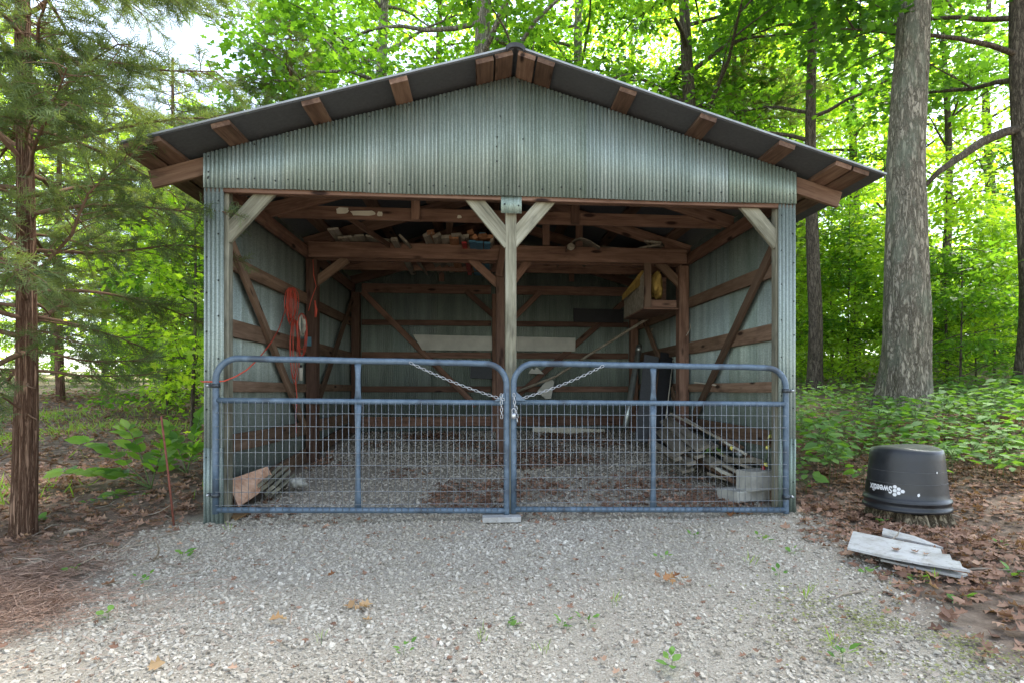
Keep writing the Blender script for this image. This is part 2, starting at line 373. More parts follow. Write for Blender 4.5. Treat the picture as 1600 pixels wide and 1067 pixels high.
def prism(name, poly, nrm, t, mat, parent=None):
    """flat polygon (world points) with thickness t along nrm"""
    poly = np.array(poly, float); nrm = np.array(nrm, float); nrm /= np.linalg.norm(nrm); c = poly.mean(0); k = len(poly)
    V = np.concatenate([poly - c, poly - c + nrm * t])
    Fs = [np.array([tuple(range(k))]), np.array([tuple(range(2 * k - 1, k - 1, -1))]), np.array([(j, k + j, k + (j + 1) % k, (j + 1) % k) for j in range(k)])]
    mw = Matrix.Translation(Vector(c)); return setw(meshobj(name, V, Fs, mat, parent, mw=mw), mw)
def copytree(root, loc, rotz=0, scale=1, label=None):
    r = root.copy(); col.objects.link(r); r.location = Vector([float(a) for a in loc]); r.rotation_euler = (0, 0, rotz)
    r.scale = (scale,) * 3 if not hasattr(scale, '__len__') else scale
    if label: r['label'] = label
    for ch in root.children:
        c = ch.copy(); col.objects.link(c); c.parent = r
        for g in ch.children:
            d = g.copy(); col.objects.link(d); d.parent = c
    return r
# ---- leaf scattering
LOBED = np.array([(0, 0, 0), (.12, .05, 0), (.22, .30, .02), (.40, .17, 0), (.58, .42, .03), (.70, .18, 0), (1, 0, -.05),
                  (.70, -.18, 0), (.58, -.42, .03), (.40, -.17, 0), (.22, -.30, .02), (.12, -.05, 0)], float)
LOBED_F = np.array([(0, 1, 11), (1, 2, 3), (1, 3, 9), (1, 9, 11), (9, 10, 11), (3, 4, 5), (3, 5, 7), (3, 7, 9), (7, 8, 9), (5, 6, 7)])
OVAL = np.array([(0, 0, 0), (.3, .27, .05), (.65, .24, .05), (1, 0, -.04), (.65, -.24, .05), (.3, -.27, .05), (.5, 0, 0)], float)
OVAL_F = np.array([(0, 1, 6), (1, 2, 6), (2, 3, 6), (3, 4, 6), (4, 5, 6), (5, 0, 6)])
DIA = np.array([(0, 0, 0), (.45, .30, .05), (1, 0, 0), (.45, -.30, .05)], float); DIA_F = np.array([(0, 1, 2), (0, 2, 3)])
CURL = LOBED.copy(); CURL[:, 2] = .9 * LOBED[:, 1] ** 2 * 1.8 + .35 * (LOBED[:, 0] - .5) ** 2
NEED = np.array([(0, .014, 0), (1, .014, .02), (1, -.014, .02), (0, -.014, 0)], float); NEED_F = np.array([(0, 1, 2), (0, 2, 3)])
BLADE = np.array([(0, .04, 0), (.5, .035, .06), (1, 0, -.02), (.5, -.035, .06), (0, -.04, 0)], float); BLADE_F = np.array([(0, 1, 3), (0, 3, 4), (1, 2, 3)])
def unit(a): return a / np.maximum(np.linalg.norm(a, axis=1, keepdims=True), 1e-9)
def scatter(tpl, tf, pos, dx, up, scale, rnd):
    dx = unit(dx); up = up - dx * (up * dx).sum(1, keepdims=True); up = unit(up); dy = np.cross(up, dx)
    n, k = len(pos), len(tpl); s = scale[:, None, None]
    V = pos[:, None] + s * (tpl[None, :, 0:1] * dx[:, None] + tpl[None, :, 1:2] * dy[:, None] + tpl[None, :, 2:3] * up[:, None])
    Fa = (tf[None] + (np.arange(n) * k)[:, None, None]).reshape(-1, 3)
    return V.reshape(-1, 3), Fa, np.repeat(rnd, k)
def rdir(r, n, zlo=-1, zhi=1):
    a = r.uniform(0, 2 * np.pi, n); z = r.uniform(zlo, zhi, n); q = np.sqrt(np.clip(1 - z * z, 0, 1)); return np.stack([q * np.cos(a), q * np.sin(a), z], 1)
# value noise on a lattice (numpy)
_lat = np.random.RandomState(3).rand(64, 64, 64)
def vnoise(p):
    p = np.asarray(p, float); i = np.floor(p).astype(int); f = p - i; f = f * f * (3 - 2 * f); out = 0
    for a in (0, 1):
        for b in (0, 1):
            for c in (0, 1):
                wgt = (f[..., 0] if a else 1 - f[..., 0]) * (f[..., 1] if b else 1 - f[..., 1]) * (f[..., 2] if c else 1 - f[..., 2])
                out = out + wgt * _lat[(i[..., 0] + a) % 64, (i[..., 1] + b) % 64, (i[..., 2] + c) % 64]
    return out
def n2(x, y, s, o=0.): return vnoise(np.stack([x * s + o, y * s + o * 1.7, np.full_like(x, .37 + o)], -1))

# ================================================================== GROUND
W, L = 4.88, 5.10
ZB, ZE, ZP = 2.647, 2.92, 3.635                     # gable bottom, gable top at the eave, gable peak
SL = (ZP - ZE) / (W / 2)
def gravel_mask(x, y):
    e = (n2(x, y, 1.6, 3.) - .5) * .9 + (n2(x, y, 5., 9.) - .5) * .5
    left = x - (-.22 + .28 * np.clip(-y - .9, 0, 1.1) - .9 * np.clip(-y - 2.0, 0, 3)); right = (4.98 - .30 * np.clip(-y, 0, 2.2)) - x
    m = np.clip(np.minimum(left, right) / .5 + .5 + e * .9, 0, 1)
    inside = (x > .1) & (x < W - .1) & (y > 0) & (y < L)
    outb = np.clip((y - .15) * 6, 0, 1)
    m = np.where(inside, 1, m * (1 - outb)); return m
ax = np.concatenate([np.linspace(-70, -8, 30), np.linspace(-7.6, 12, 150), np.linspace(12.6, 80, 34)])
ay = np.concatenate([np.linspace(-14, -4, 14), np.linspace(-3.9, 8, 110), np.linspace(8.4, 120, 56)])
gx, gy = np.meshgrid(ax, ay); gz = terrain(gx, gy) + (n2(gx, gy, 2.3) - .5) * .04
nx, ny = len(ax), len(ay)
idx = np.arange(nx * ny).reshape(ny, nx)
Fg = np.stack([idx[:-1, :-1], idx[:-1, 1:], idx[1:, 1:], idx[1:, :-1]], -1).reshape(-1, 4)
gme = fastmesh('ground', np.stack([gx, gy, gz], -1).reshape(-1, 3), Fg, None, True)
for nm, val in (('gravel', gravel_mask(gx, gy)), ('grass', np.clip((gy - 13) / 6, 0, 1) * np.clip((gx - 6) / 4, 0, 1) + np.clip((gy - 12) / 6, 0, 1) * np.clip((-gx - 2) / 3, 0, 1) * .1)):
    a = gme.attributes.new(nm, 'FLOAT', 'POINT'); a.data.foreach_set('value', np.ascontiguousarray(val.ravel(), np.float32))
tag(link('ground', gme, 'ground'), 'gently rising woodland soil under and around the open shed', 'ground', kind='structure')
# pale drive seen far off between the trunks on the left
dpts = [GD(u, d) for u, d in ((-160, 30), (300, 34))]; dd = (dpts[1] - dpts[0]); dn = np.array([-dd[1], dd[0], 0]) / np.linalg.norm(dd) * 5.0
dv = np.concatenate([[p + dn * k + [0, 0, .12 + .15 * k] for k in (0, 1)] for p in (dpts[0] + s * dd for s in np.linspace(0, 1, 9))])
tag(meshobj('far_drive', dv, np.array([(2 * i, 2 * i + 2, 2 * i + 3, 2 * i + 1) for i in range(8)]), 'drive'), 'pale far drive glimpsed between thin trunks beyond the cedar', 'road', kind='structure')

# ---- gravel stones (uncountable)
IV = unit(np.array([(a, b, c) for a in (-1, 1) for b in (-1, 1) for c in (-1, 1)], float))
IF = np.array([(0, 1, 3), (0, 3, 2), (4, 6, 7), (4, 7, 5), (0, 4, 5), (0, 5, 1), (2, 3, 7), (2, 7, 6), (0, 2, 6), (0, 6, 4), (1, 5, 7), (1, 7, 3)])
def stones(name, n, x0, x1, y0, y1, s0, s1, label, seed, ypow=1.0):
    r = np.random.RandomState(seed)
    x = r.uniform(x0, x1, n); y = y0 + (y1 - y0) * r.uniform(0, 1, n) ** ypow
    keep = r.uniform(0, 1, n) < gravel_mask(x, y) ** 1.3 * np.clip(.62 + 1.1 * (n2(x, y, 1.9, 14) - .35) + .5 * (n2(x, y, 7., 2) - .5), .25, 1); x, y = x[keep], y[keep]; n = len(x)
    s = s0 + (s1 - s0) * r.beta(1.3, 3.0, n)
    ang = r.uniform(0, 2 * np.pi, n); sc3 = np.stack([s * r.uniform(.8, 1.35, n), s * r.uniform(.65, 1.0, n), s * r.uniform(.4, .7, n)], 1)
    tv = IV[None] * (1 + r.uniform(-.28, .28, (n, 8, 1))) * (1 + r.uniform(-.3, .3, (n, 8, 3))) * sc3[:, None]
    tl = r.normal(0, .3, (n, 2)); c, sn = np.cos(ang)[:, None], np.sin(ang)[:, None]
    X = tv[..., 0] * c - tv[..., 1] * sn; Y = tv[..., 0] * sn + tv[..., 1] * c
    Z = tv[..., 2] + X * tl[:, :1] + Y * tl[:, 1:]
    z = terrain(x, y) + (n2(x, y, 2.3) - .5) * .04 + sc3[:, 2] * r.uniform(-.2, .75, n)
    V = np.stack([X + x[:, None], Y + y[:, None], Z + z[:, None]], -1).reshape(-1, 3)
    Fa = (IF[None] + (np.arange(n) * 8)[:, None, None]).reshape(-1, 3)
    rnd = np.clip(r.normal(.5, .23, n), 0, .97); rnd[r.uniform(0, 1, n) < .02] = 1.
    return tag(meshobj(name, V, Fa, 'stone', None, False, np.repeat(rnd, 8)), label, 'gravel', kind='stuff')
stones('gravel', 78000, -.9, 5.4, -3.0, .05, .0045, .019, 'crushed grey limestone gravel spread in front of the gates', 11)
stones('shed_gravel', 26000, .15, W - .15, .03, L - .1, .009, .022, 'crushed grey gravel floor inside the shed behind the gates', 12, 1.5)

# ---- leaf litter
def litter(name, n, fx, label, seed, mat='litter', s0=.04, s1=.10, tpl=CURL, tf=LOBED_F, lift=.02, cat='leaf litter'):
    r = np.random.RandomState(seed); x, y = fx(r, n); n = len(x)
    z = terrain(x, y) + (n2(x, y, 2.3) - .5) * .04 + .012 + r.exponential(lift * .5, n)
    d = rdir(r, n, -.25, .25); up = unit(np.stack([r.normal(0, .45, n), r.normal(0, .45, n), np.where(r.rand(n) < .3, -1., 1.)], 1))
    V, Fa, at = scatter(tpl, tf, np.stack([x, y, z], 1), d, up, r.uniform(s0, s1, n), np.clip(r.normal(.45, .25, n), 0, 1))
    return tag(meshobj(name, V, Fa, mat, None, False, at), label, cat, kind='stuff')
def f_right(r, n):
    x = r.uniform(4.0, 10.5, n); y = r.uniform(-3.2, 5.0, n)
    p = (1 - gravel_mask(x, y)) * np.where((x < W + .1) & (y > 0), 0, 1) * np.clip(1.15 - np.clip(y - .8, 0, 9) * .25, .1, 1) * np.clip(n2(x, y, 1.1, 5) * 1.6 + .1, 0, 1)
    k = r.rand(n) < p; return x[k], y[k]
litter('leaf_litter', 26000, f_right, 'brown dry leaves covering the ground around the stump beside the shed', 21)
def f_left(r, n):
    x = r.uniform(-9, .1, n); y = -2.0 + 14 * r.rand(n) ** 1.5
    p = (1 - gravel_mask(x, y)) * np.where((x > -.1) & (y > 0), 0, 1) * np.clip(n2(x, y, .8, 2) * 1.6 + .15, 0, 1) * np.clip((y + 1.2) / 1.2, .12, 1)
    k = r.rand(n) < p; return x[k], y[k]
litter('leaf_litter', 26000, f_left, 'brown dry leaves on the slope between the cedar and the shed', 22)
def f_in(r, n):
    x = r.uniform(.2, W - .2, n); y = r.uniform(.1, 4.6, n)
    p = np.clip((n2(x, y, 1.5, 8) - .50) * 4, 0, 1) + .8 * np.clip(1 - np.hypot((x - 3.9) / .9, (y - .9) / .9), 0, 1)
    k = r.rand(n) < p; return x[k], y[k]
litter('shed_leaf_litter', 12000, f_in, 'brown leaves blown in patches over the shed floor', 23, s0=.035, s1=.08)
def f_need(r, n):
    x = r.normal(-.1, .5, n); y = r.normal(-1.55, .36, n)
    k = (r.rand(n) < (1.08 - gravel_mask(x, y)) * np.clip(n2(x, y, 1.7, 6) * 2 - .2, 0, 1)); return x[k], y[k]
litter('needle_litter', 30000, f_need, 'reddish brown cedar needle litter at the edge of the gravel', 24, 'needles', .05, .11, NEED, NEED_F, .02, 'needle litter')
def f_spr(r, n): return r.uniform(0., 4.9, n), r.uniform(-2.7, -.1, n)
litter('scattered_leaf_litter', 420, f_spr, 'small brown leaf scraps scattered over the gravel', 25, s0=.02, s1=.045)
# scraps of debris on bare soil, left
def f_soil(r, n):
    x = r.uniform(-4, .0, n); y = r.uniform(-1.9, .4, n); k = r.rand(n) < (1 - gravel_mask(x, y)) * .8; return x[k], y[k]
litter('bark_litter', 24000, f_soil, 'fine brown bark and twig scraps on the soil by the cedar', 26, 'needles', .03, .09, NEED, NEED_F, .02, 'litter')
# tan moss patch lower right, tiny blades
def f_moss(r, n):
    x = r.normal(4.15, .28, n); y = r.normal(-2.25, .3, n); k = r.rand(n) < np.clip(n2(x, y, 4, 4) * 2.4 - .7, 0, 1); return x[k], y[k]
M['moss'] = leafmat('moss', (.15, .165, .05), (.22, .235, .075), (.30, .30, .12), 0, .9)
litter('moss_patch', 4500, f_moss, 'yellow green moss patch at the edge of the gravel', 27, 'moss', .008, .022, DIA, DIA_F, .01, 'moss')

# ================================================================== SHED
shed = empty('open_shed', (W / 2, L / 2, 0), 'open fronted pole shed of corrugated galvanized metal with a low gable roof', 'shed')
def zroof(x): return ZP - SL * abs(x - W / 2)       # underside of the purlins
def corr(name, p, ux, nrm, x0, x1, zlo, zhi, parent=shed, pitch=.0318, amp=.0105, off=0., jag=0.):
    """corrugated sheet: runs along ux from x0 to x1 at point p, zlo/zhi functions of the run"""
    k = max(4, int((x1 - x0) / pitch * 10)); s = np.linspace(x0, x1, k + 1)
    d = amp * (2 * np.abs(np.cos(np.pi * s / pitch)) ** .6 - 1) + off          # broad crowns, narrow valleys
    lo = np.array([zlo(a) for a in s]); hi = np.array([zhi(a) for a in s])
    ux = np.array(ux, float); nrm = np.array(nrm, float); p = np.array(p, float)
    rows = []
    for f in (0, .5, 1):
        z = lo + (hi - lo) * f
        rows.append(p + s[:, None] * ux + (d[:, None]) * nrm + np.array([0, 0, 1.]) * z[:, None])
    t = -nrm * .0012
    V = np.concatenate(rows + [rows[0] + t, rows[1] + t, rows[2] + t]); n = k + 1; i = np.arange(k); Fs = []
    for r_ in (0, 1):
        Fs.append(np.stack([r_ * n + i, r_ * n + i + 1, (r_ + 1) * n + i + 1, (r_ + 1) * n + i], 1))
        Fs.append(np.stack([(r_ + 3) * n + i, (r_ + 4) * n + i, (r_ + 4) * n + i + 1, (r_ + 3) * n + i + 1], 1))
    Fs.append(np.stack([i, 3 * n + i, 3 * n + i + 1, i + 1], 1)); Fs.append(np.stack([2 * n + i, 2 * n + i + 1, 5 * n + i + 1, 5 * n + i], 1))
    c = V.mean(0); mw = Matrix.Translation(Vector(c))
    return setw(meshobj(name, V - c, np.concatenate(Fs), 'galv', parent, True, mw=mw), mw)
# front gable sheets
cover = .61; k = 0; x = 0.0
screw_me = None
SV, SF = lathe([(.0001, .004), (.004, .004), (.005, .001), (.0075, 0.)], 10)
screw_me = fastmesh('screw', SV, SF, None, True)
def screw(x, z, y=-.0115, parent=None):
    mw = Matrix.Translation((x, y, z)) @ Matrix.Rotation(R_(90), 4, 'X')
    return link('screw', screw_me, 'screw', parent or shed, mw)
rs = np.random.RandomState(5)
while x < W - .01:
    x1 = min(W, x + cover + .03)
    o = corr('metal_sheet', (0, -.001 * (k % 2), 0), (1, 0, 0), (0, -1, 0), x, x1, lambda a: ZB + .004 * math.sin(a * 3), lambda a: zroof(a) - .004, off=.005 * (k % 2))
    for q in range(4):
        sx = round((x + .06 + q * .16 + rs.uniform(-.03, .03)) / .0318) * .0318 + .008
        if sx < W - .03:
            screw(sx, ZB + .075 + rs.uniform(-.012, .012), parent=o)
            if q % 2 == 0: screw(sx, zroof(sx) - .035 + rs.uniform(-.008, .008), parent=o)
    x += cover; k += 1
for sx, sz in ((2.31, 3.13), (2.52, 3.12), (2.30, 3.05), (2.305, 2.93), (2.33, 3.3), (.04, 2.77), (.035, 2.72), (W - .04, 2.74), (W - .05, 2.68)): screw(sx, sz)
# sheets wrapped on the corner posts, and the flap over the centre post
gz0 = lambda y: float(terrain(.0, y)) - .05
for xa, xb, sd in ((0., .148, -1), (W - .155, W, 1)):
    o = corr('corner_sheet', (0, .012, 0), (1, 0, 0), (0, -1, 0), xa, xb, lambda a: -.06, lambda a: ZB + .03)
    for zz in np.arange(.25, 2.6, .31): screw(xa + .012 + (.0 if sd < 0 else .11) + rs.uniform(0, .015), zz + rs.uniform(-.04, .04), .004, o); screw(xa + (.108 if sd < 0 else .02), zz + .15 + rs.uniform(-.03, .03), .004, o)
    corr('corner_seam', (0, .006, 0), (1, 0, 0), (0, -1, 0), xa - .001, xb + .001, lambda a: -.07, lambda a: .62 + .02 * sd)
xc = float(P(798.5, 500, .05)[0])
o = corr('post_flap', (0, .008, 0), (1, 0, 0), (0, -1, 0), xc - .085, xc + .085, lambda a: 2.512, lambda a: ZB + .02, amp=.003)
screw(xc - .055, 2.585, .001, o); screw(xc + .06, 2.575, .001, o)
# side walls (sheets run with the slope of the ground), back wall
for X, nx_ in ((.0, -1), (W, 1)):
    y = .03; k = 0
    while y < L - .05:
        y1 = min(L, y + .66)
        corr('metal_sheet', (X + .0015 * (k % 2) * nx_, 0, 0), (0, 1, 0), (nx_, 0, 0), y, y1 + .02, lambda a: float(terrain(2., a)) - .08, lambda a: ZE - .02); y += .66; k += 1
x = .0; k = 0
while x < W - .01:
    x1 = min(W, x + .66); corr('metal_sheet', (0, L + .002 * (k % 2), 0), (1, 0, 0), (0, 1, 0), x, min(W, x1 + .02), lambda a: .2, lambda a: zroof(a) - .01); x += .66; k += 1
# posts
def post(x, y, wx, wy, z0, z1, mat='wood'): return board('post', (x, y, z0), (x, y, z1), wy, wx, mat, shed, up=(0, 1, 0), ch=.006)
post(.112, .090, .11, .085, -.2, 2.64, 'treated'); post(W - .108, .090, .10, .085, -.2, 2.64, 'treated')
post(xc, .125, .092, .14, -.2, 2.80, 'treated')
for x in (.105, 2.41, W - .105):
    post(x, 2.55, .13 if x != 2.41 else .11, .14, -.1, 2.645 if x != 2.41 else 2.84)
    post(x, L - .12, .13, .14, .0, 2.645)
# headers, plates, mid beams
board('header', (-.0 + .005, .031, 2.712), (W - .005, .031, 2.712), .18, .036, 'wood', shed)
board('header', (.17, .215, 2.735), (W - .17, .215, 2.735), .14, .036, 'wood', shed)
for X in (.056, W - .056):
    for ya, yb in ((.06, 2.44), (2.445, L - .04)): board('side_plate', (X, ya, 2.722), (X, yb, 2.722), .14, .038, 'wood', shed)
for yb in (2.46, 2.64): board('tie_beam', (.085, yb, 2.757), (W - .085, yb, 2.757), .19, .038, 'wood', shed, warp=.0015)
# trusses
for i, y in enumerate((.072, 1.27, 2.55, 3.83, L - .07)):
    th = math.atan(SL); dz = .07 / math.cos(th)
    for s in (-1, 1):
        a = (W / 2 + s * .01, y, ZP - dz); xe = W / 2 + s * 2.87; b = (xe, y, ZP - SL * 2.87 - dz)
        board('rafter', a, b, .138, .038, 'wood_out' if i == 0 else 'wood', shed)
    if i in (1, 3):
        board('truss_tie', (.12, y + .04, 2.862), (W - .12, y + .04, 2.862), .128, .038, 'wood', shed, warp=.0015)
    if i in (1, 2):
        for xx in ((1.50, 3.16) if i == 1 else (1.78, 2.98, 3.4)):
            zt = zroof(xx) - .16; board('strut', (xx, y - (.0 if i == 1 else .10), 2.80 if i == 1 else 2.86), (xx, y - (.0 if i == 1 else .10), zt), .088, .036, 'wood', shed, up=(1, 0, 0))
# purlins, roof
pos = (.088, .236, .885, 1.53, 2.18, 2.665, 2.815); th = math.atan(SL); cs, sn = math.cos(th), math.sin(th)
for s in (-1, 1):
    up = (cs * s, 0, -sn)                           # width direction lies in the slope
    for k, q in enumerate(pos):
        xm = W / 2 + s * q; zm = ZP - SL * q + .019 / cs + .001
        board('purlin', (xm, -.315 + rs.uniform(-.01, .01), zm), (xm, L + .25, zm), .138, .037, 'wood_out', shed, up=up)
    nr = np.array([sn * s, 0, cs])
    def slope_sheet(name, o0, o1, t, y0, y1, mat):
        pts = [];
        for q in (.0, 3.0 if s > 0 else 2.87):
            for y in (y0, y1): pts.append(np.array([W / 2 + s * q, y, ZP - SL * q]) + nr * o0)
        poly = [pts[0], pts[1], pts[3], pts[2]]; return prism(name, poly, nr, t, mat, shed)
    for y0, y1 in ((-.325, 1.3), (1.302, 3.2), (3.202, L + .3)):
        slope_sheet('roof_liner', .0395, 0, .006, y0, y1, 'liner')
        slope_sheet('roof_sheet', .047, 0, .014, y0 - (.012 if y0 < 0 else 0), y1, 'roof')
cp = [(W / 2 + .075 * math.cos(a), 0, ZP + .035 + .042 * math.sin(a)) for a in np.linspace(math.pi, 0, 9)]
cpV = np.concatenate([[(a[0], y, a[2]) for a in cp] for y in (-.35, L + .3)] + [[(W / 2 + (a[0] - W / 2) * .82, y, ZP + .012 + (a[2] - ZP - .035) * .75) for a in cp] for y in (-.35, L + .3)])
fF = [(i, i + 1, 10 + i, 9 + i) for i in range(8)] + [(18 + i, 27 + i, 28 + i, 19 + i) for i in range(8)] + [(i, 18 + i, 19 + i, i + 1) for i in range(8)] + [(0, 9, 27, 18), (8, 26, 35, 17)]
meshobj('ridge_cap', cpV, np.array(fF), 'cap', shed, False)
# knee braces of the front (timbers lying in the front plane)
def brace(u0, v0, u1, v1, y, w=.125, t=.04, mat='treated', nm='brace'):
    return board(nm, P(u0, v0, y), P(u1, v1, y), w, t, mat, shed, up=(0, 0, 1), ch=.004)
brace(352, 372, 422, 296, .075); brace(1216, 382, 1158, 312, .075)
brace(797, 381, 733, 303, .078); brace(797, 381, 862, 306, .079)
# knee braces at the middle posts
brace(484, 448, 542, 405, 2.55, .11, .038, 'girt_wood'); brace(786, 452, 735, 405, 2.55, .10, .038, 'wood')
brace(788, 458, 826, 408, 2.56, .10, .038, 'wood'); brace(1068, 450, 1022, 404, 2.55, .11, .038, 'girt_wood')
brace(779, 432, 790, 365, 2.38, .085, .03, 'wood', 'hanger')
# side girts and braces
for X, sgn in ((.030, 1), (W - .030, -1)):
    for z, h in ((2.15, .13), (1.585, .15), (1.085, .10), (.60, .155)):
        for ya, yb in ((.19, 2.48), (2.62, L - .19)):
            board('girt', (X, ya, z + rs.uniform(-.01, .01)), (X, yb, z + rs.uniform(-.01, .015)), h, .036, 'girt_wood', shed, warp=.002)
    board('skirt_board', (X, .2, .09), (X, L - .2, .42), .17, .036, 'girt_wood', shed)
    Xb = X + sgn * .043
    board('diagonal_brace', (Xb, .22, 2.38), (Xb, 2.34, .62), .095, .036, 'girt_wood', shed, up=(0, 1, 0), warp=.002)
    board('diagonal_brace', (Xb, L - .25, 2.5), (Xb, 2.72, .75), .09, .036, 'girt_wood', shed, up=(0, 1, 0))
# back girts and braces
for z, h in ((2.74, .15), (2.17, .09), (1.63, .10), (1.06, .10), (.52, .16)):
    for xa, xb in ((.18, 2.33), (2.49, W - .18)): board('girt', (xa, L - .03, z), (xb, L - .03, z), h, .036, 'wood', shed)
for (u0, v0, u1, v1) in ((566, 456, 744, 634), (976, 472, 800, 625)): brace(u0, v0, u1, v1, L - .08, .095, .036, 'wood', 'diagonal_brace')
brace(728, 455, 790, 510, L - .12, .09, .036, 'wood', 'brace'); brace(845, 456, 790, 510, L - .12, .09, .036, 'wood', 'brace')
for u in (690, 893): board('stud', P(u, 440, L - .03), P(u, 415, L - .03), .09, .036, 'wood', shed, up=(1, 0, 0))

# ================================================================== THINGS IN THE SHED
def thing_board(name, p0, p1, w, t, mat, label, cat, group=None, up=(0, 0, 1), warp=0.):
    o = board(name, p0, p1, w, t, mat, None, up, warp=warp); return tag(o, label, cat, group)
# lumber overhead, ends towards the gates
zt = 2.858
row = [(662, .11), (676, .10), (690, .11), (707, .115), (722, .07), (735, .10), (748, .10), (759, .085)]
for k, (u, wd) in enumerate(row):
    p = P(u + 6, 380, 2.12)
    thing_board('lumber', (p[0], 2.10 + .05 * (k % 3), zt + .02), (p[0] + rs.uniform(-.1, .1), 4.3, zt + .03), wd, .04 if k != 4 else .038, 'grey_wood' if k < 5 else 'orange_wood', 'plank %s from the hanger board in the lower lumber row overhead' % ('eight', 'seven', 'six', 'five', 'four', 'three', 'two', 'one')[k], 'lumber', 'lower row of stored lumber', up=(1, 0, .1 if k > 1 else .5))
for k, (u, v, wd, t, mat, lab, rl) in enumerate([
    (673, 367, .085, .055, 'orange_wood', 'orange tinted beam end on its own at the left of the lumber heap overhead', .2),
    (709, 374, .11, .036, 'orange_wood', 'wide flat orange plank lying on the lower lumber row', .02),
    (722, 372, .09, .035, 'grey_wood', 'tilted brown plank leaning over the lower lumber row', -.5),
    (735, 365, .075, .06, 'orange_wood', 'square orange beam end tipped up on top of the lumber heap', .35),
    (742, 374, .05, .05, 'orange_wood', 'small brown beam end under the tipped orange one', .6),
    (754, 374, .075, .04, 'orange_wood', 'orange plank end directly under the blue painted one', 0.),
    (754, 368, .08, .032, 'blue', 'blue painted plank end topmost on the lumber heap', 0.),
    (725, 381, .06, .02, 'red', 'thin red plank end with a white mark in the lumber heap', 0.),
    (738, 381, .08, .026, 'blue', 'blue plank end beside the red one', 0.), (749, 382, .085, .026, 'blue', 'middle blue plank end of the blue row', 0.),
    (761, 382, .075, .026, 'blue', 'blue plank end beside the hanger board', 0.),
    (769, 375, .10, .03, 'grey_wood', 'brown plank stood on edge at the right end of the lumber heap', 1.2),
    (616, 378, .075, .045, 'grey_wood', 'grey stub of timber lying apart from the lumber heap', .05),
    (630, 376, .13, .025, 'grey_wood', 'thin grey board propped against the grey timber stub', -.75)]):
    p = P(u, v - 3, 2.12); thing_board('lumber', (p[0], 2.10 + .02 * (k % 4), p[2]), (p[0] + rs.uniform(-.08, .08), 4.2, p[2] + .02), wd, t, mat, lab, 'lumber', 'stored lumber overhead', up=(math.cos(rl), 0, math.sin(rl)))
for k, (u0, v0, u1, v1, y0, y1, wd, lab) in enumerate([
    (548, 372, 575, 383, 1.9, 3.9, .30, 'wide dark plank laid flat overhead beside the left plate'), (590, 372, 600, 384, 2.0, 4.0, .28, 'wide dark plank second from the left plate overhead'),
    (520, 358, 545, 380, 1.6, 3.4, .12, 'long narrow board reaching from the left plate over the tie beam'),
    (832, 387, 838, 384, 2.3, 4.0, .20, 'pale short board behind the centre post overhead'), (862, 388, 866, 384, 2.3, 4.0, .16, 'grey short board between the centre post and the strut overhead'),
    (960, 388, 985, 382, 2.2, 4.0, .34, 'broad weathered plank lying flat overhead towards the right plate'), (1010, 388, 1030, 380, 2.1, 3.9, .36, 'broad weathered plank nearest the right plate overhead'),
    (1020, 378, 1045, 372, 2.0, 3.6, .22, 'short plank resting slanted on the broad planks overhead')]):
    a = P(u0, v0, y0 + .35); b = P(u1, v1, y1); thing_board('plank', (a[0], y0 + .35, max(a[2], 2.87)), (b[0], y1, max(2.9, a[2]) + .05), wd, .025, 'grey_wood', lab, 'plank', 'planks stored overhead', up=(1, 0, .15 * (-1) ** k))
# bent sheet of plywood overhead
poly = [P(886, 390, 2.3), P(888, 384, 2.3), P(898, 374, 2.3), P(908, 371, 2.3), P(922, 376, 2.3), P(938, 386, 2.3)]
pv = np.array([p for p in poly] + [p + np.array([.05, 1.4, .05]) for p in poly]); pv = np.concatenate([pv, pv + [0, 0, -.014]]); n6 = 6
pf = [(i, i + 1, 7 + i, 6 + i) for i in range(5)] + [(12 + i, 18 + i, 19 + i, 13 + i) for i in range(5)] + [(i, 12 + i, 13 + i, i + 1) for i in range(5)]
tag(meshobj('bent_plywood', pv, np.array(pf), 'grey_wood'), 'bent brown plywood sheet arched over the right half of the tie beam', 'plywood')
tag(tube('round_post', [P(892, 386, 2.28), P(898, 384, 4.0)], .045, 'grey_wood', n=12), 'short round post lying under the bent plywood overhead', 'post')
thing_board('loose_strip', P(541, 338, 1.30), P(608, 384, 2.3), .06, .025, 'wood', 'loose wooden strip slanting from the truss tie down to the tie beam', 'strip')
# paint splashes on the truss tie: flat print, thin patches
tie = [o for o in shed.children if o.name.startswith('truss_tie')][0]
for (u0, u1, v0, v1, sd_) in ((524, 546, 325, 335, 1), (547, 588, 329, 338, 2), (589, 598, 331, 339, 3), (714, 721, 337, 342, 4)):
    r = np.random.RandomState(sd_); a = np.linspace(0, 2 * np.pi, 14, endpoint=False); uc, vc = (u0 + u1) / 2, (v0 + v1) / 2
    poly = [P(uc + (u1 - u0) / 2 * np.sign(np.cos(t)) * abs(np.cos(t)) ** .5 * r.uniform(.8, 1.1), vc + (v1 - v0) / 2 * np.sign(np.sin(t)) * abs(np.sin(t)) ** .6 * r.uniform(.75, 1.1), 1.27 + .04 - .0205) for t in a]
    prism('paint_splash', poly, (0, -1, 0), .002, 'cream', tie)
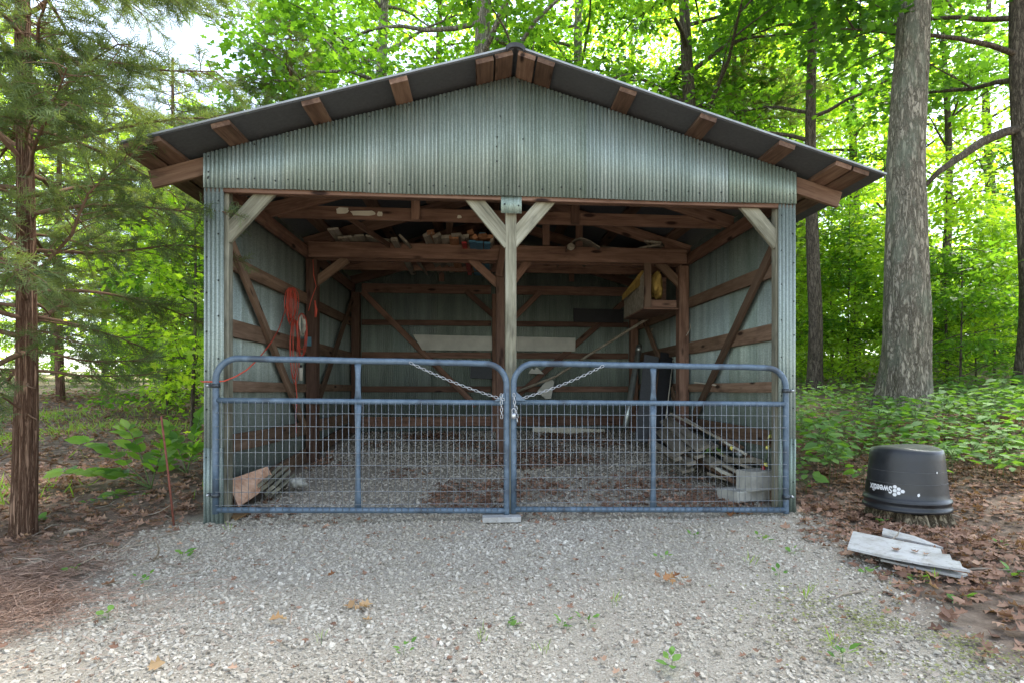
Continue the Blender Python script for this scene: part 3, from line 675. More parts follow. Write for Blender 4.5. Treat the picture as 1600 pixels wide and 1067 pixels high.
# hanging crate with yellow insulation
cr = empty('hanging_crate', P(1018, 495, 2.4), 'rough open wooden crate hung under the tie beam by the right middle post', 'crate')
yc0, yc1 = 2.12, 3.2
def cz(u, v, y): return P(u, v, y)
a = P(1008, 478, yc0); b = P(1060, 478, yc0); zb_ = P(1030, 481, yc0)[2]; zt_ = P(1012, 418, yc0)[2]
board('upright', (a[0] + .03, yc0, zb_), (a[0] + .03, yc0, zt_ + .05), .085, .035, 'girt_wood', cr, up=(1, 0, 0))
board('end_rail', (a[0] - .01, yc0 + .03, zb_ + .05), (b[0] - .02, yc0 + .03, zb_ + .05), .09, .03, 'wood', cr)
board('end_panel', (a[0] + .1, yc1 - .6, zb_ + .25), (b[0], yc1 - .6, zb_ + .25), .42, .02, 'wood', cr)
lp = P(975, 505, yc1)
prism('side_panel', [(a[0], yc0 + .02, zb_), (lp[0], yc1, zb_), (lp[0], yc1, zb_ + .30), (a[0], yc0 + .02, zb_ + .45)], (1, 0, 0), .02, 'grey_wood', cr)
prism('floor_panel', [(a[0] - .02, yc0, zb_ - .02), (b[0], yc0, zb_ - .02), (b[0] - .1, yc1, zb_ - .02), (lp[0], yc1, zb_ - .02)], (0, 0, 1), .018, 'wood', cr)
def lump(name, c, r3, mat, parent, seed, n=20, amp=.25):
    u_ = np.linspace(0, np.pi, n); v_ = np.linspace(0, 2 * np.pi, n * 2, endpoint=False); uu, vv = np.meshgrid(u_, v_, indexing='ij')
    d = np.stack([np.sin(uu) * np.cos(vv), np.sin(uu) * np.sin(vv), np.cos(uu)], -1)
    rr = 1 + amp * (vnoise(d * 1.6 + seed * 3.1 + 9) - .5) * 2 + amp * .6 * (vnoise(d * 5 + seed + 5) - .5) * 2
    V = (d * rr[..., None] * np.array(r3)).reshape(-1, 3); m = n * 2
    Fq = [(i * m + j, (i + 1) * m + j, (i + 1) * m + (j + 1) % m, i * m + (j + 1) % m) for i in range(n - 1) for j in range(m)]
    mw = Matrix.Translation(Vector([float(q) for q in c])); return setw(meshobj(name, V, np.array(Fq), mat, parent, True, mw=mw), mw)
lump('insulation', P(1024, 446, 2.3), (.075, .20, .17), 'foam', cr, 2)
prism('insulation_batt', [P(972, 470, 3.0), P(972, 462, 3.0), P(1002, 424, 2.2), P(1008, 428, 2.2), P(1008, 440, 2.2)], (0, -1, .2), .03, 'foam', cr)
# extension cord: coil on the left post, long slack run to the front post
cord = empty('extension_cord', PX(456, 455, .115), 'orange extension cord coiled on the left wall and strung to the front post', 'cord')
def loops(uc, v0, v1, hw, n, xw, seed, rad, mat, parent, nm='cord_loop'):         # hang flat against the left wall at X = xw
    r = np.random.RandomState(seed)
    for k in range(n):
        w_ = hw * r.uniform(.35, 1.1); c = uc + r.uniform(-.35, .35) * hw; bot = v1 + r.uniform(-.15, .12) * (v1 - v0); ph = np.linspace(0, 2 * np.pi, 22)
        pts = [PX(c + w_ * np.sin(t) * (1 - .25 * (1 - np.cos(t)) / 2) + r.uniform(-.3, .3), v0 + (bot - v0) * (1 - np.cos(t)) / 2, xw + .01 * np.cos(t + k) + .006 * (k % 4)) for t in ph]
        tube(nm, pts, rad, mat, parent, 6)
loops(455, 450, 504, 11, 9, .115, 3, .0042, 'cord', cord); loops(461, 500, 590, 8, 5, .125, 4, .0042, 'cord', cord); loops(473, 490, 552, 9, 3, .185, 6, .0055, 'cord', cord)
run = [(449, 470, 1.9), (444, 490, 1.75), (436, 514, 1.5), (425, 533, 1.1), (412, 550, .7), (400, 564, .3), (385, 578, .1), (368, 588, .02), (350, 595, -.045), (333, 596, -.10), (316, 596, -.06), (314, 595, .1)]
tube('cord_run', [P(*q) for q in run], .0055, 'cord', cord, 6)
tube('cord_tail', [PX(461, 585, .15), PX(464, 620, .16), PX(462, 650, .17), PX(463, 676, .18)], .0055, 'cord', cord, 6)
tube('cord_drop', [P(489, 406, 2.4), P(490, 430, 2.4), P(494, 448, 2.4), P(486, 470, 2.38), P(482, 486, 2.38)], .005, 'cord', cord, 6)
tag(tube('plug_end', [P(492, 470, 2.4), P(493, 480, 2.4), P(494, 484, 2.4), P(493, 496, 2.4)], [.009, .012, .018, .012], 'cord', None, 10), 'orange plug end hanging beside the left middle post', 'plug')
wc = empty('pale_cord_coil', PX(471, 505, .18), 'pale cord coil hanging beside the orange cord on the left wall', 'cord'); loops(471, 492, 522, 6, 5, .18, 8, .006, 'white_cord', wc)
ob = empty('outlet_box', P(481, 533, 2.44), 'small blue outlet box fixed to the left middle post', 'outlet box')
prism('box_body', [P(477, 527, 2.47), P(486, 527, 2.47), P(486, 540, 2.47), P(477, 540, 2.47)], (0, -1, 0), .045, 'blue_box', ob)
prism('cover_plate', [P(476.5, 526.5, 2.424), P(486.5, 526.5, 2.424), P(486.5, 540.5, 2.424), P(476.5, 540.5, 2.424)], (0, -1, 0), .004, 'blue_box', ob)
bt = empty('spray_can', PX(470, 594, .17), 'slim pale can standing on the left wall girt', 'can')
for nm, a, b, mt in (('can_body', 594, 574, 'white_cord'), ('can_top', 574, 570, 'black')):
    tube(nm, [PX(470, a, .17), PX(470, b, .17)], .022 if nm == 'can_body' else .013, mt, bt, 12)
# jars and wire on the right
jr = empty('wire_coil', P(1023, 518, 4.2), 'pale tangled wire coil hung on the right wall behind the crate', 'wire')
for k in range(7):
    r = np.random.RandomState(k); t = np.linspace(0, 2 * np.pi, 20); tube('wire_loop', [P(1023 + r.uniform(-2, 2) + 7 * r.uniform(.6, 1) * np.cos(q), 519 + (k % 2) * 8 + 6 * np.sin(q), 4.2 + .03 * np.sin(q * 2 + k)) for q in t], .006, 'white_cord', jr, 5)
tag(tube('hook_wire', [P(1078, 505, 2.4), P(1079, 512, 2.4), P(1076, 519, 2.4), P(1072, 525, 2.4)], .004, 'white_cord', None, 6), 'bent pale wire hooked on the right middle post', 'wire')
# back wall panels
tag(prism('pale_wall_panel', [P(645, 523, L - .12), P(899, 528, L - .12), P(899, 549, L - .12), P(660, 547, L - .12)], (0, -1, 0), .012, 'white_panel'), 'long pale panel strip fixed across the back wall', 'panel')
tag(prism('black_panel', [P(896, 482, L - .13), P(974, 484, L - .13), P(974, 505, L - .13), P(896, 503, L - .13)], (0, -1, 0), .01, 'black'), 'black rectangular panel on the back wall beside the crate', 'panel')
tag(prism('broken_panel', [P(825, 583, L - .3), P(831, 575, L - .3), P(835, 578, L - .3), P(838, 573, L - .3), P(850, 584, L - .3)], (0, -1, .2), .01, 'white_panel'), 'small jagged pale panel scrap against the back wall', 'panel scrap')
tag(prism('broken_panel', [P(839, 611, L - .3), P(858, 590, L - .3), P(866, 596, L - .3), P(861, 622, L - .3), P(852, 623, L - .3)], (0, -1, .2), .01, 'white_panel'), 'larger five sided pale panel scrap behind the right chain', 'panel scrap')
tag(tube('pole', [P(1012, 498, 3.9), P(930, 548, 4.4), P(868, 588, 4.7), P(806, 612, 4.85)], .022, 'grey_wood', None, 10), 'long thin pole slanting down from the crate to the back wall', 'pole')
thing_board('cream_strip', P(832, 670, L - .3), P(945, 674, L - .35), .09, .02, 'cream', 'cream painted strip lying along the foot of the back wall', 'strip')
thing_board('dark_panel_scrap', P(735, 580, L - .15), P(770, 582, L - .15), .22, .01, 'liner', 'dull grey panel leaning behind the centre post at the back wall', 'panel')
# duct and boards leaning at the right
dk = empty('duct_pipe', P(975, 668, 3.4), 'silver sheet metal duct pipe leaning near the right middle post', 'duct'); a, b = P(977, 668, 3.3), P(999, 540, 3.9)
tube('pipe', [a, a + (b - a) * .3, a + (b - a) * .7, b], .045, 'duct', dk, 20)
tube('collar', [b - (b - a) * .08, b - (b - a) * .02], .049, 'duct', dk, 20)
for k, (u0, v0, u1, v1, wd, mat, lab) in enumerate([(1004, 690, 1018, 556, .22, 'liner', 'grey sheet leaning just right of the duct pipe'), (1016, 692, 1034, 565, .06, 'wood', 'narrow brown board leaning behind the gate upright'),
        (1030, 700, 1043, 552, .20, 'black', 'dark board with a pale edge leaning beside the right middle post')]):
    thing_board('leaning_board', P(u0, v0, 3.0 - k * .15), P(u1, v1, 3.5 - k * .1), wd, .02, mat, lab, 'board', up=(1, 0, 0))
tag(tube('pale_edge_strip', [P(1036, 690, 2.6), P(1052, 560, 3.2)], .008, 'cream', None, 6), 'thin pale strip leaning along the dark board', 'strip')
for (u0, v0, u1, v1, y0, y1) in ((1085, 597, 1140, 604, 2.1, 1.3), (1095, 598, 1178, 609, 2.1, .9)):
    thing_board('thin_stick', P(u0, v0, y0), P(u1, v1, y1), .014, .012, 'cream', 'thin pale stick resting on the right wall girt', 'stick', 'sticks on the right girt')
# scrap lumber pile (right)
pile = [
 ((1046, 690, 2.2), (1096, 716, 1.05), .10, .035, 'grey_wood', 'grey plank second from the bottom in the middle of the pile', 0),
 ((1060, 668, 2.3), (1112, 700, 1.1), .13, .03, 'grey_wood', 'wide weathered plank under the long pale strip', .1),
 ((1100, 722, 1.3), (1150, 752, .65), .11, .04, 'girt_wood', 'brown timber low in the pile beside the flat block', 0),
 ((1118, 704, 1.3), (1176, 732, .62), .12, .03, 'grey_wood', 'weathered plank lying just under the warped plank', .05),
 ((1030, 700, 2.0), (1075, 735, 1.0), .12, .03, 'grey_wood', 'lowest grey plank flat on the gravel at the left end of the pile', 0),
 ((1052, 648, 2.3), (1128, 688, 1.1), .10, .03, 'grey_wood', 'long grey board topmost at the back of the scrap pile', .2),
 ((1086, 705, 1.5), (1135, 738, .75), .12, .03, 'cream', 'pale painted board wedged in the middle of the scrap pile', .1),
 ((1128, 690, 1.4), (1196, 728, .55), .08, .035, 'girt_wood', 'brown beam lying behind the thick timber block', 0),
 ((1040, 655, 2.3), (1100, 700, 1.0), .14, .035, 'grey_wood', 'broad grey plank sloping at the top left of the scrap pile', .2),
 ((1034, 672, 2.2), (1068, 706, 1.2), .16, .03, 'grey_wood', 'short grey board under the broad plank of the scrap pile', .2),
 ((1040, 702, 1.9), (1082, 724, .9), .09, .04, 'grey_wood', 'pale grey timber sticking out low at the left of the scrap pile', 0),
 ((1020, 690, 2.1), (1060, 718, 1.1), .07, .035, 'grey_wood', 'thin board lying on the gravel left of the scrap pile', 0),
 ((1068, 690, 2.0), (1118, 722, .85), .10, .045, 'grey_wood', 'yellowish timber with a fresh cut end in the scrap pile', 0),
 ((1074, 655, 2.2), (1160, 708, .75), .07, .025, 'cream', 'long pale strip sloping across the top of the scrap pile', .3),
 ((1096, 662, 2.1), (1160, 700, .9), .05, .022, 'girt_wood', 'narrow brown strip lying over the pale strip of the pile', .2),
 ((1108, 712, 1.2), (1168, 742, .55), .14, .03, 'grey_wood', 'warped grey plank bending over the concrete blocks', .1),
 ((1122, 678, 1.7), (1210, 703, .60), .20, .03, 'girt_wood', 'wide brown board stood on edge against the right wall', 1.2),
 ((1140, 722, 1.0), (1187, 724, .55), .15, .05, 'grey_wood', 'thick grey timber block lying on top of the pile', 0),
 ((1160, 738, .55), (1187, 738, .50), .16, .05, 'grey_wood', 'short timber offcut sitting on the upper concrete block', 0),
 ((1110, 740, 1.1), (1150, 750, .7), .08, .03, 'grey_wood', 'grey board sliding out under the warped plank', 0)]
for k, (a, b, wd, t, mat, lab, rl) in enumerate(pile):
    p0, p1 = P(*a), P(*b); upv = np.cross(p1 - p0, (0, 0, 1)); upv /= np.linalg.norm(upv)
    rl = rl + .25 if k != 16 else rl; thing_board('scrap_board', p0, p1, wd * 1.08, t, mat, lab, 'board', 'boards of the scrap pile', up=upv * math.cos(rl) - np.array([0, 0, math.sin(rl)]) * (1 if upv[1] > 0 else -1), warp=.004)
def block(name, c, dims, rz, label, tilt=0.):
    V, Fs = boxmesh(dims[0], dims[2], dims[1], .008); mw = Matrix.Translation(Vector([float(q) for q in c])) @ Matrix.Rotation(rz, 4, 'Z') @ Matrix.Rotation(tilt, 4, 'Y')
    o = meshobj(name, V, Fs, 'concrete', None, mw=mw); return tag(o, label, 'concrete block', 'concrete blocks')
c = P(1168, 765, .42); block('concrete_block', (c[0] - .04, .42, terrain(c[0], .42) + .065), (.40, .26, .10), .35, 'flat concrete block at the bottom, under the upright one')
block('concrete_block', (c[0] + .06, .36, terrain(c[0], .4) + .205), (.30, .20, .18), .28, 'upright concrete block standing on the flat one')
# leaves growing through the pile, twine with yellow flowers
def plant_leaves(pts, dirs, sizes, seed, tpl=OVAL, tf=OVAL_F, upv=(0, 0, 1.)):
    r = np.random.RandomState(seed); n = len(pts)
    return scatter(tpl, tf, np.array(pts), np.array(dirs), np.array(upv)[None] + r.normal(0, .3, (n, 3)), np.array(sizes, float), r.uniform(.1, 1, n))
def plant(name, stems, leaves, mat, label, cat, base, group=None, tpl=OVAL, tf=OVAL_F, stem_r=.003, seed=0, stemmat='stem'):
    o = empty(name, base, label, cat, group)
    if stems: V, Fs = merge([tubemesh(s, np.linspace(stem_r, stem_r * .5, len(s)), 5) for s in stems]); meshobj('stem', V, Fs, stemmat, o, True)
    V, Fa, at = plant_leaves([l[0] for l in leaves], [l[1] for l in leaves], [l[2] for l in leaves], seed, tpl, tf, (.25, -.7, 1.) if name == 'broadleaf_sapling' else (0, 0, 1.)); meshobj('foliage', V, Fa, mat, o, True, at)
    return o
b0 = P(1115, 712, 1.2); plant('vine_sprig', [[P(1108, 722, 1.2), P(1115, 706, 1.1), P(1122, 698, 1.0)]], [(P(u, v, 1.05), (dx, -.4, -.2), s) for u, v, dx, s in ((1112, 703, -1, .13), (1118, 700, .2, .12), (1120, 703, 1, .14), (1110, 698, -.5, .09), (1126, 704, .8, .12))], 'cover', 'green leafy sprig growing up through the scrap pile', 'plant', b0, tpl=LOBED, tf=LOBED_F, stem_r=.004)
tw = empty('flower_garland', P(1200, 700, .35), 'yellow flower garland on thin string hanging by the right front post', 'garland')
gp = [(1205, 672, .3), (1203, 683, .32), (1196, 690, .32), (1201, 698, .34), (1198, 712, .36), (1194, 722, .36), (1199, 727, .36)]
tube('string', [P(*q) for q in gp], .0035, 'stem', tw, 6)
for k, (u, v) in enumerate(((1203, 681), (1200, 699), (1197, 725), (1143, 699))):
    lump('blossom', P(u, v, .33 if k < 3 else .8), (.018, .015, .018), 'yellow', tw, k, 8, .5)
lump('red_bead', P(1193, 733, .38), (.02, .015, .04), 'red', tw, 3, 8, .3)
tag(lump('pale_jar', P(1155, 709, .8), (.03, .05, .025), 'glass', None, 5, 10, .1), 'pale glass jar lying at the end of the long strip on the pile', 'jar')
# left: plywood offcut, slat bundle, pale stone
poly = [P(354, 750, .32), P(418, 728, .75), P(425, 742, .78), P(404, 770, .55), P(373, 791, .25)]
tag(prism('plywood_offcut', poly, (-.5, .6, -.5), .03, 'ply'), 'pinkish plywood offcut propped against the left wall', 'plywood')
slats = [(406, 757, 436, 729), (414, 760, 445, 731), (423, 763, 449, 738), (431, 766, 456, 744), (410, 764, 440, 740), (420, 768, 452, 749)]
for k, (u0, v0, u1, v1) in enumerate(slats):
    z0 = .16 if k < 4 else .11
    thing_board('slat', P(u0, v0, .55 + .02 * k), P(u1, v1, 1.15 + .02 * k), .085, .03, 'treated', 'short weathered slat in the small bundle beside the plywood offcut', 'slat', 'slats bundled inside the left wall', up=(1, -.1, .75))
tag(lump('pale_rock', P(465, 752, 1.0), (.085, .06, .045), 'concrete', None, 8, 12, .4), 'pale flat rock on the gravel by the slat bundle', 'rock')
g = G(371, 808); tag(prism('plywood_scrap', [G(350, 804) + [0, 0, .02], G(368, 817) + [0, 0, .02], G(393, 806) + [0, 0, .03], G(378, 799) + [0, 0, .02]], (0, 0, 1), .014, 'brown_ply'), 'brown plywood scrap lying on the gravel at the left post foot', 'plywood')
p0, p1 = P(754, 806, -.10), P(813, 807, -.10)
thing_board('wooden_block', (p0[0], -.12, .012 + .022), (p1[0], -.12, .034), .15, .042, 'siding', 'white painted plank under the meeting gate ends', 'plank', up=(0, 1, 0))

# ================================================================== GATES
YG = -.085
def arc(c, r, a0, a1, n=10): return [(c[0] + r * math.cos(t), c[1] + r * math.sin(t)) for t in np.linspace(a0, a1, n)]
def gate(name, label, uL, uR, vTL, vTR, vBL, vBR, vML, vMR, uU, latch):
    TL, TR, BL, BR = P(uL, vTL, YG), P(uR, vTR, YG), P(uL, vBL, YG), P(uR, vBR, YG); ML, MR = P(uL, vML, YG), P(uR, vMR, YG)
    g = empty(name, (BL[0], YG, BL[2]), label, 'gate', 'pair of blue tube gates')
    rad = .0245; R0 = .17
    wd = TR[0] - TL[0]; top = lambda x: TL[2] + (TR[2] - TL[2]) * (x - TL[0]) / wd; bot = lambda x: BL[2] + (BR[2] - BL[2]) * (x - BL[0]) / wd; mid = lambda x: ML[2] + (MR[2] - ML[2]) * (x - ML[0]) / wd
    xl, xr = BL[0], BR[0]
    pts = [(xl, YG, bot(xl) - .03)] + [(xl, YG, z) for z in np.linspace(bot(xl), top(xl) - R0, 4)][1:]
    pts += [(a, YG, b + top(xl + R0) - (top(xl))) for a, b in arc((xl + R0, top(xl) - R0), R0, math.pi, math.pi / 2, 12)[1:]]
    pts += [(x, YG, top(x) + .0015 * math.sin(x * 9)) for x in np.linspace(xl + R0, xr - R0, 12)[1:-1]]
    pts += [(a, YG, b) for a, b in arc((xr - R0, top(xr) - R0), R0, math.pi / 2, 0, 12)]
    pts += [(xr, YG, z) for z in np.linspace(top(xr) - R0, bot(xr), 4)][1:] + [(xr, YG, bot(xr) - .03)]
    tube('frame', pts, rad, 'gate', g, 16)
    tube('bottom_rail', [(x, YG, bot(x)) for x in np.linspace(xl + .01, xr - .01, 6)], rad * .95, 'gate', g, 14)
    tube('middle_rail', [(x, YG, mid(x)) for x in np.linspace(xl + .01, xr - .01, 6)], rad * .9, 'gate', g, 14)
    xu = P(uU, 650, YG)[0]
    # flattened uprights
    def upright(za, zb):
        zs = np.linspace(za, zb, 9); V, Fs = tubemesh([(0, 0, z) for z in zs], .021, 14); V = V.reshape(9, 14, 3)
        for i in range(9):
            e = abs(i - 4) / 4.; f = max(0, e - .45) / .55
            V[i, :, 0] *= 1 + .35 * f; V[i, :, 1] *= 1 - .75 * f
        V = V.reshape(-1, 3) + np.array([xu, YG - .004, 0]); meshobj('upright', V, Fs, 'gate', g, True)
    upright(bot(xu) + .015, mid(xu) - .015); upright(mid(xu) + .015, top(xu) - .018)
    # welded wire mesh: one object per wire
    rw = .0021; zt0 = mid(xl) - .012
    V, Fs = tubemesh([(0, 0, 0), (0, 0, .5), (0, 0, 1)], rw, 5); vme = fastmesh('wire', V, Fs, None, True); vme.materials.append(M['wire'])
    r = np.random.RandomState(int(uL)); x = xl + .052
    while x < xr - .03:
        zb, zt = bot(x) - .004, mid(x) - .006
        link('wire', vme, None, g, Matrix.Translation((x, YG - .026 + r.uniform(-.002, .002), zb)) @ Matrix.Rotation(r.normal(0, .004), 4, 'Y') @ Matrix.Diagonal((1, 1, zt - zb, 1))); x += .0508
    zz = .096; z_ = mid(xl) - zz
    while z_ > bot(xl) + .03:
        dz0 = z_ - mid(xl)
        tube('wire', [(x, YG - .030 + .0015 * math.sin(x * 11 + z_ * 9), mid(x) + dz0 + .002 * math.sin(x * 5 + z_ * 30)) for x in np.linspace(xl + .01, xr - .01, 16)], rw, 'wire', g, 5); z_ -= .1016
    # latch plate
    xs = xr if latch == 'R' else xl; s = -1 if latch == 'R' else 1; zl = mid(xs)
    prism('latch_plate', [(xs + s * .012, YG - .03, zl + .015), (xs + s * .10, YG - .03, zl + .015), (xs + s * .055, YG - .03, zl + .055), (xs + s * .02, YG - .03, zl + .085)], (0, 1, 0), .006, 'gate', g)
    xh = xl if latch == 'R' else xr; sh = 1 if latch == 'R' else -1
    for vh in ((602, 773) if latch == 'R' else (610, 776)):
        zh = P(uL if latch == 'R' else uR, vh, YG)[2]
        h = tube('hinge', [(xh, YG, zh - .016), (xh, YG, zh + .016)], .031, 'hinge', g, 16)
        board('hinge_strap', (xh - sh * .075, YG + .035, zh), (xh + sh * .01, YG + .03, zh), .028, .012, 'hinge', h)
        tube('hinge_bolt', [(xh - sh * .06, YG - .01, zh), (xh - sh * .06, .02, zh)], .009, 'chain', h, 8)
    return g, mid, top, xl, xr
gl, midL, topL, xlL, xrL = gate('tube_gate', 'blue grey tube gate with wire mesh hinged on the post wrapped by the orange cord', 337, 791.5, 559, 568, 796, 797, 625, 629, 559.5, 'R')
gr, midR, topR, xlR, xrR = gate('tube_gate', 'blue grey tube gate with wire mesh and padlock, hinged on the post by the tub', 802.5, 1228, 567, 574.5, 795, 796, 628, 631, 1020.5, 'L')
# chains: every link an object
def linkmesh(l=.034, w_=.018, r=.0022):
    pts = []; hl, hw = l / 2 - w_ / 2, w_ / 2
    for t in np.linspace(-math.pi / 2, math.pi / 2, 7): pts.append((hl + hw * math.cos(t), hw * math.sin(t), 0))
    for t in np.linspace(math.pi / 2, 3 * math.pi / 2, 7): pts.append((-hl + hw * math.cos(t), hw * math.sin(t), 0))
    pts.append(pts[0]); V, Fs = tubemesh(pts, r, 6, False); return fastmesh('chain_link', V, Fs, None, True)
LM = linkmesh()
def chain(label, pts, group='gate chains'):
    pts = np.array(pts); seg = np.linalg.norm(np.diff(pts, axis=0), axis=1); s = np.concatenate([[0], np.cumsum(seg)]); n = max(3, int(s[-1] / .0275))
    c = empty('chain', pts[0], label, 'chain', group)
    q = np.linspace(0, s[-1], n + 1); X = np.stack([np.interp(q, s, pts[:, i]) for i in range(3)], 1)
    for i in range(n):
        m, _ = frame(X[i], X[i + 1], (0, 1, 0)); link('chain_link', LM, 'chain', c, m @ Matrix.Rotation(R_(90) * (i % 2) + R_(20), 4, 'X'))
    return c
def sag(a, b, k, n=14):
    a, b = np.array(a), np.array(b); return [a + (b - a) * t + np.array([0, 0, -k * 4 * t * (1 - t)]) for t in np.linspace(0, 1, n)]
yc = YG - .035
chain('steel chain slung from the top rail of the gate without the padlock', sag(P(640, 566, yc), P(788, 624, yc), .02))
chain('steel chain slung from the top rail of the padlocked gate', sag(P(943, 571, yc), P(815, 622, yc), .02))
chain('short loose chain end hanging straight down beside the gate joint', sag(P(783, 615, yc - .01), P(784, 653, yc - .01), 0, 3))
chain('short chain end hanging down to the padlock', sag(P(803, 614, yc - .01), P(804.5, 636, yc - .01), 0, 3))
chain('chain tail dangling just right of the padlock', sag(P(806, 634, yc - .012), P(808.5, 659, yc - .012), 0, 3))
pl = empty('padlock', P(802.5, 650, yc - .03), 'small steel padlock hanging on the chain at the gate joint', 'padlock')
c = P(802.5, 649, yc - .035)
tube('lock_body', [c + [0, 0, -.022], c + [0, 0, -.018], c + [0, 0, .016], c + [0, 0, .02]], [.017, .021, .021, .017], 'chain', pl, 14)
tube('shackle', [c + [x, 0, z] for x, z in [(-.013, .01), (-.013, .045)] + [(.013 * math.cos(t), .045 + .013 * math.sin(t)) for t in np.linspace(math.pi, 0, 7)] + [(.013, .045), (.013, .01)]], .0035, 'chain', pl, 8)

# ================================================================== TUB ON ITS STUMP, BOARDS, STAKE
tb = GD(1416, 4.84); tb[2] = float(terrain(tb[0], tb[1]))
def stump_mesh(r0, h, seed, n=64, m=14):
    V = []; r = np.random.RandomState(seed)
    for i in range(m):
        f = i / (m - 1); z = -.06 + (h + .06) * f
        for j in range(n):
            a = 2 * math.pi * j / n; nn = vnoise(np.array([math.cos(a) * 3 + 7, math.sin(a) * 3 + 7, z * 1.2 + 5])); n3 = vnoise(np.array([math.cos(a) * 11 + 17, math.sin(a) * 11 + 17, z * 3 + 5]))
            rr = r0 * (1 + .55 * (nn - .45) + .22 * (n3 - .5)) * (1.22 - .25 * f); V.append((rr * math.cos(a), rr * math.sin(a), z + (.03 * (n3 - .5) if i == m - 1 else 0)))
    V.append((0, 0, h)); Fq = [(i * n + j, i * n + (j + 1) % n, (i + 1) * n + (j + 1) % n, (i + 1) * n + j) for i in range(m - 1) for j in range(n)]
    Ft = [((m - 1) * n + j, (m - 1) * n + (j + 1) % n, len(V) - 1) for j in range(n)]
    return np.array(V), [np.array(Fq), np.array(Ft)]
ST = .10
V, Fs = stump_mesh(.26, ST, 2)
tag(meshobj('tree_stump', V, Fs, 'stump', None, False, mw=Matrix.Translation(Vector(tb))), 'low rotten tree stump under the upturned black tub', 'stump')
tub = empty('feed_tub', (tb[0], tb[1], tb[2] + ST + .005), 'black plastic feed tub standing upside down on the stump', 'tub')
prof = [(.335, .0), (.352, .004), (.356, .018), (.350, .032), (.342, .040), (.340, .062), (.348, .072), (.352, .082), (.346, .094), (.332, .104), (.326, .118), (.322, .16),
        (.3155, .235), (.305, .335), (.297, .43), (.291, .485), (.282, .512), (.262, .528), (.235, .531), (.18, .524), (.10, .520), (.001, .521)]
prof = [(a * .925, b * .955) for a, b in prof]
V, Fs = lathe(prof, 96)
a = np.arctan2(V[:, 1], V[:, 0]); dent = .012 * np.sin(2 * a + .6) * (V[:, 2] > .5); V[:, 2] += dent * np.clip(np.hypot(V[:, 0], V[:, 1]) / .28, 0, 1)
V[:, :2] *= (1 + .012 * np.sin(2 * a))[:, None]
body = meshobj('tub_body', V, Fs, 'tub', tub, True, mw=Matrix.Translation(Vector(tub['_l']))); setw(body, Matrix.Translation(Vector(tub['_l'])))
for zz in (.229, .323):
    rr_ = float(np.interp(zz, [p[1] for p in prof], [p[0] for p in prof])); t_ = np.linspace(0, 2 * np.pi, 73)
    tube('seam', [np.array(tub['_l']) + [rr_ * (1 + .012 * math.sin(2 * q)) * math.cos(q), rr_ * (1 + .012 * math.sin(2 * q)) * math.sin(q), zz] for q in t_], .0016, 'tub_seam', body, 5)
# label wrapped on the cone, printed so that it reads upside down now
cdir = math.atan2(CAM[1] - tb[1], CAM[0] - tb[0])
def cone(phi_deg, z, off):                          # phi: degrees towards the picture's right from the camera-facing line
    rr = np.interp(z, [p[1] for p in prof], [p[0] for p in prof]) + off; a = cdir + R_(phi_deg)
    return (rr * math.cos(a), rr * math.sin(a), z)
def cone_patch(name, p0, p1, z0, z1, off, mat, n=30):
    ph = np.linspace(p0, p1, n); V = np.array([cone(p, z, off) for z in (z0, (z0 + z1) / 2, z1) for p in ph])
    Fq = [(r_ * n + i, r_ * n + i + 1, (r_ + 1) * n + i + 1, (r_ + 1) * n + i) for r_ in (0, 1) for i in range(n - 1)]
    mw = Matrix.Translation(Vector(tub['_l'])); return setw(meshobj(name, V, np.array(Fq), mat, body, True, mw=mw), mw)
lab = cone_patch('label', -88, 3, .122, .222, .0025, 'label')
def wrap(name, pts2, faces, phi0, zc, mat='letters'):
    V = np.array([cone(phi0 - math.degrees(x_ / .294), zc - y_, .0042) for x_, y_ in pts2]); mw = Matrix.Translation(Vector(tub['_l']))
    return meshobj(name, V, faces, mat, body, False, mw=mw)
tc = bpy.data.curves.new('lettering', 'FONT'); tc.body = 'Sweetlix'; tc.size = .080; tc.offset = .0022; tc.resolution_u = 4
to = bpy.data.objects.new('lettering', tc); col.objects.link(to); bpy.context.view_layer.update()
tm = bpy.data.meshes.new_from_object(to.evaluated_get(bpy.context.evaluated_depsgraph_get()))
tp = np.array([tuple(v.co)[:2] for v in tm.vertices]); tm.calc_loop_triangles(); tf_ = np.array([tuple(t.vertices) for t in tm.loop_triangles])
bpy.data.objects.remove(to); tw_ = tp[:, 0].max()
tp[:, 0] *= .205 / tw_
wrap('lettering', tp, tf_, -18.5, .204)
hx = np.array([(math.cos(R_(60 * k)), math.sin(R_(60 * k))) for k in range(6)])
for (i, j) in ((0, 0), (0, 1), (0, 2), (1, .5), (1, 1.5), (2, 1)):
    # columns: three by the text, then two, then one
    c2 = np.array([.0 - i * .027, .0 + (j - 1) * .031]); wrap('honeycomb_cell', hx * .0155 + c2, np.array([(0, 1, 2, 3, 4, 5)]), -15.0, .173)
wrap('paint_fleck', np.array([(0, 0), (.012, .004), (.016, .02), (.006, .028), (-.004, .016)]), np.array([(0, 1, 2, 3, 4)]), 17, .165)
wrap('paint_fleck', np.array([(0, 0), (.01, .0), (.012, .012), (.003, .016)]), np.array([(0, 1, 2, 3)]), 47, .335)
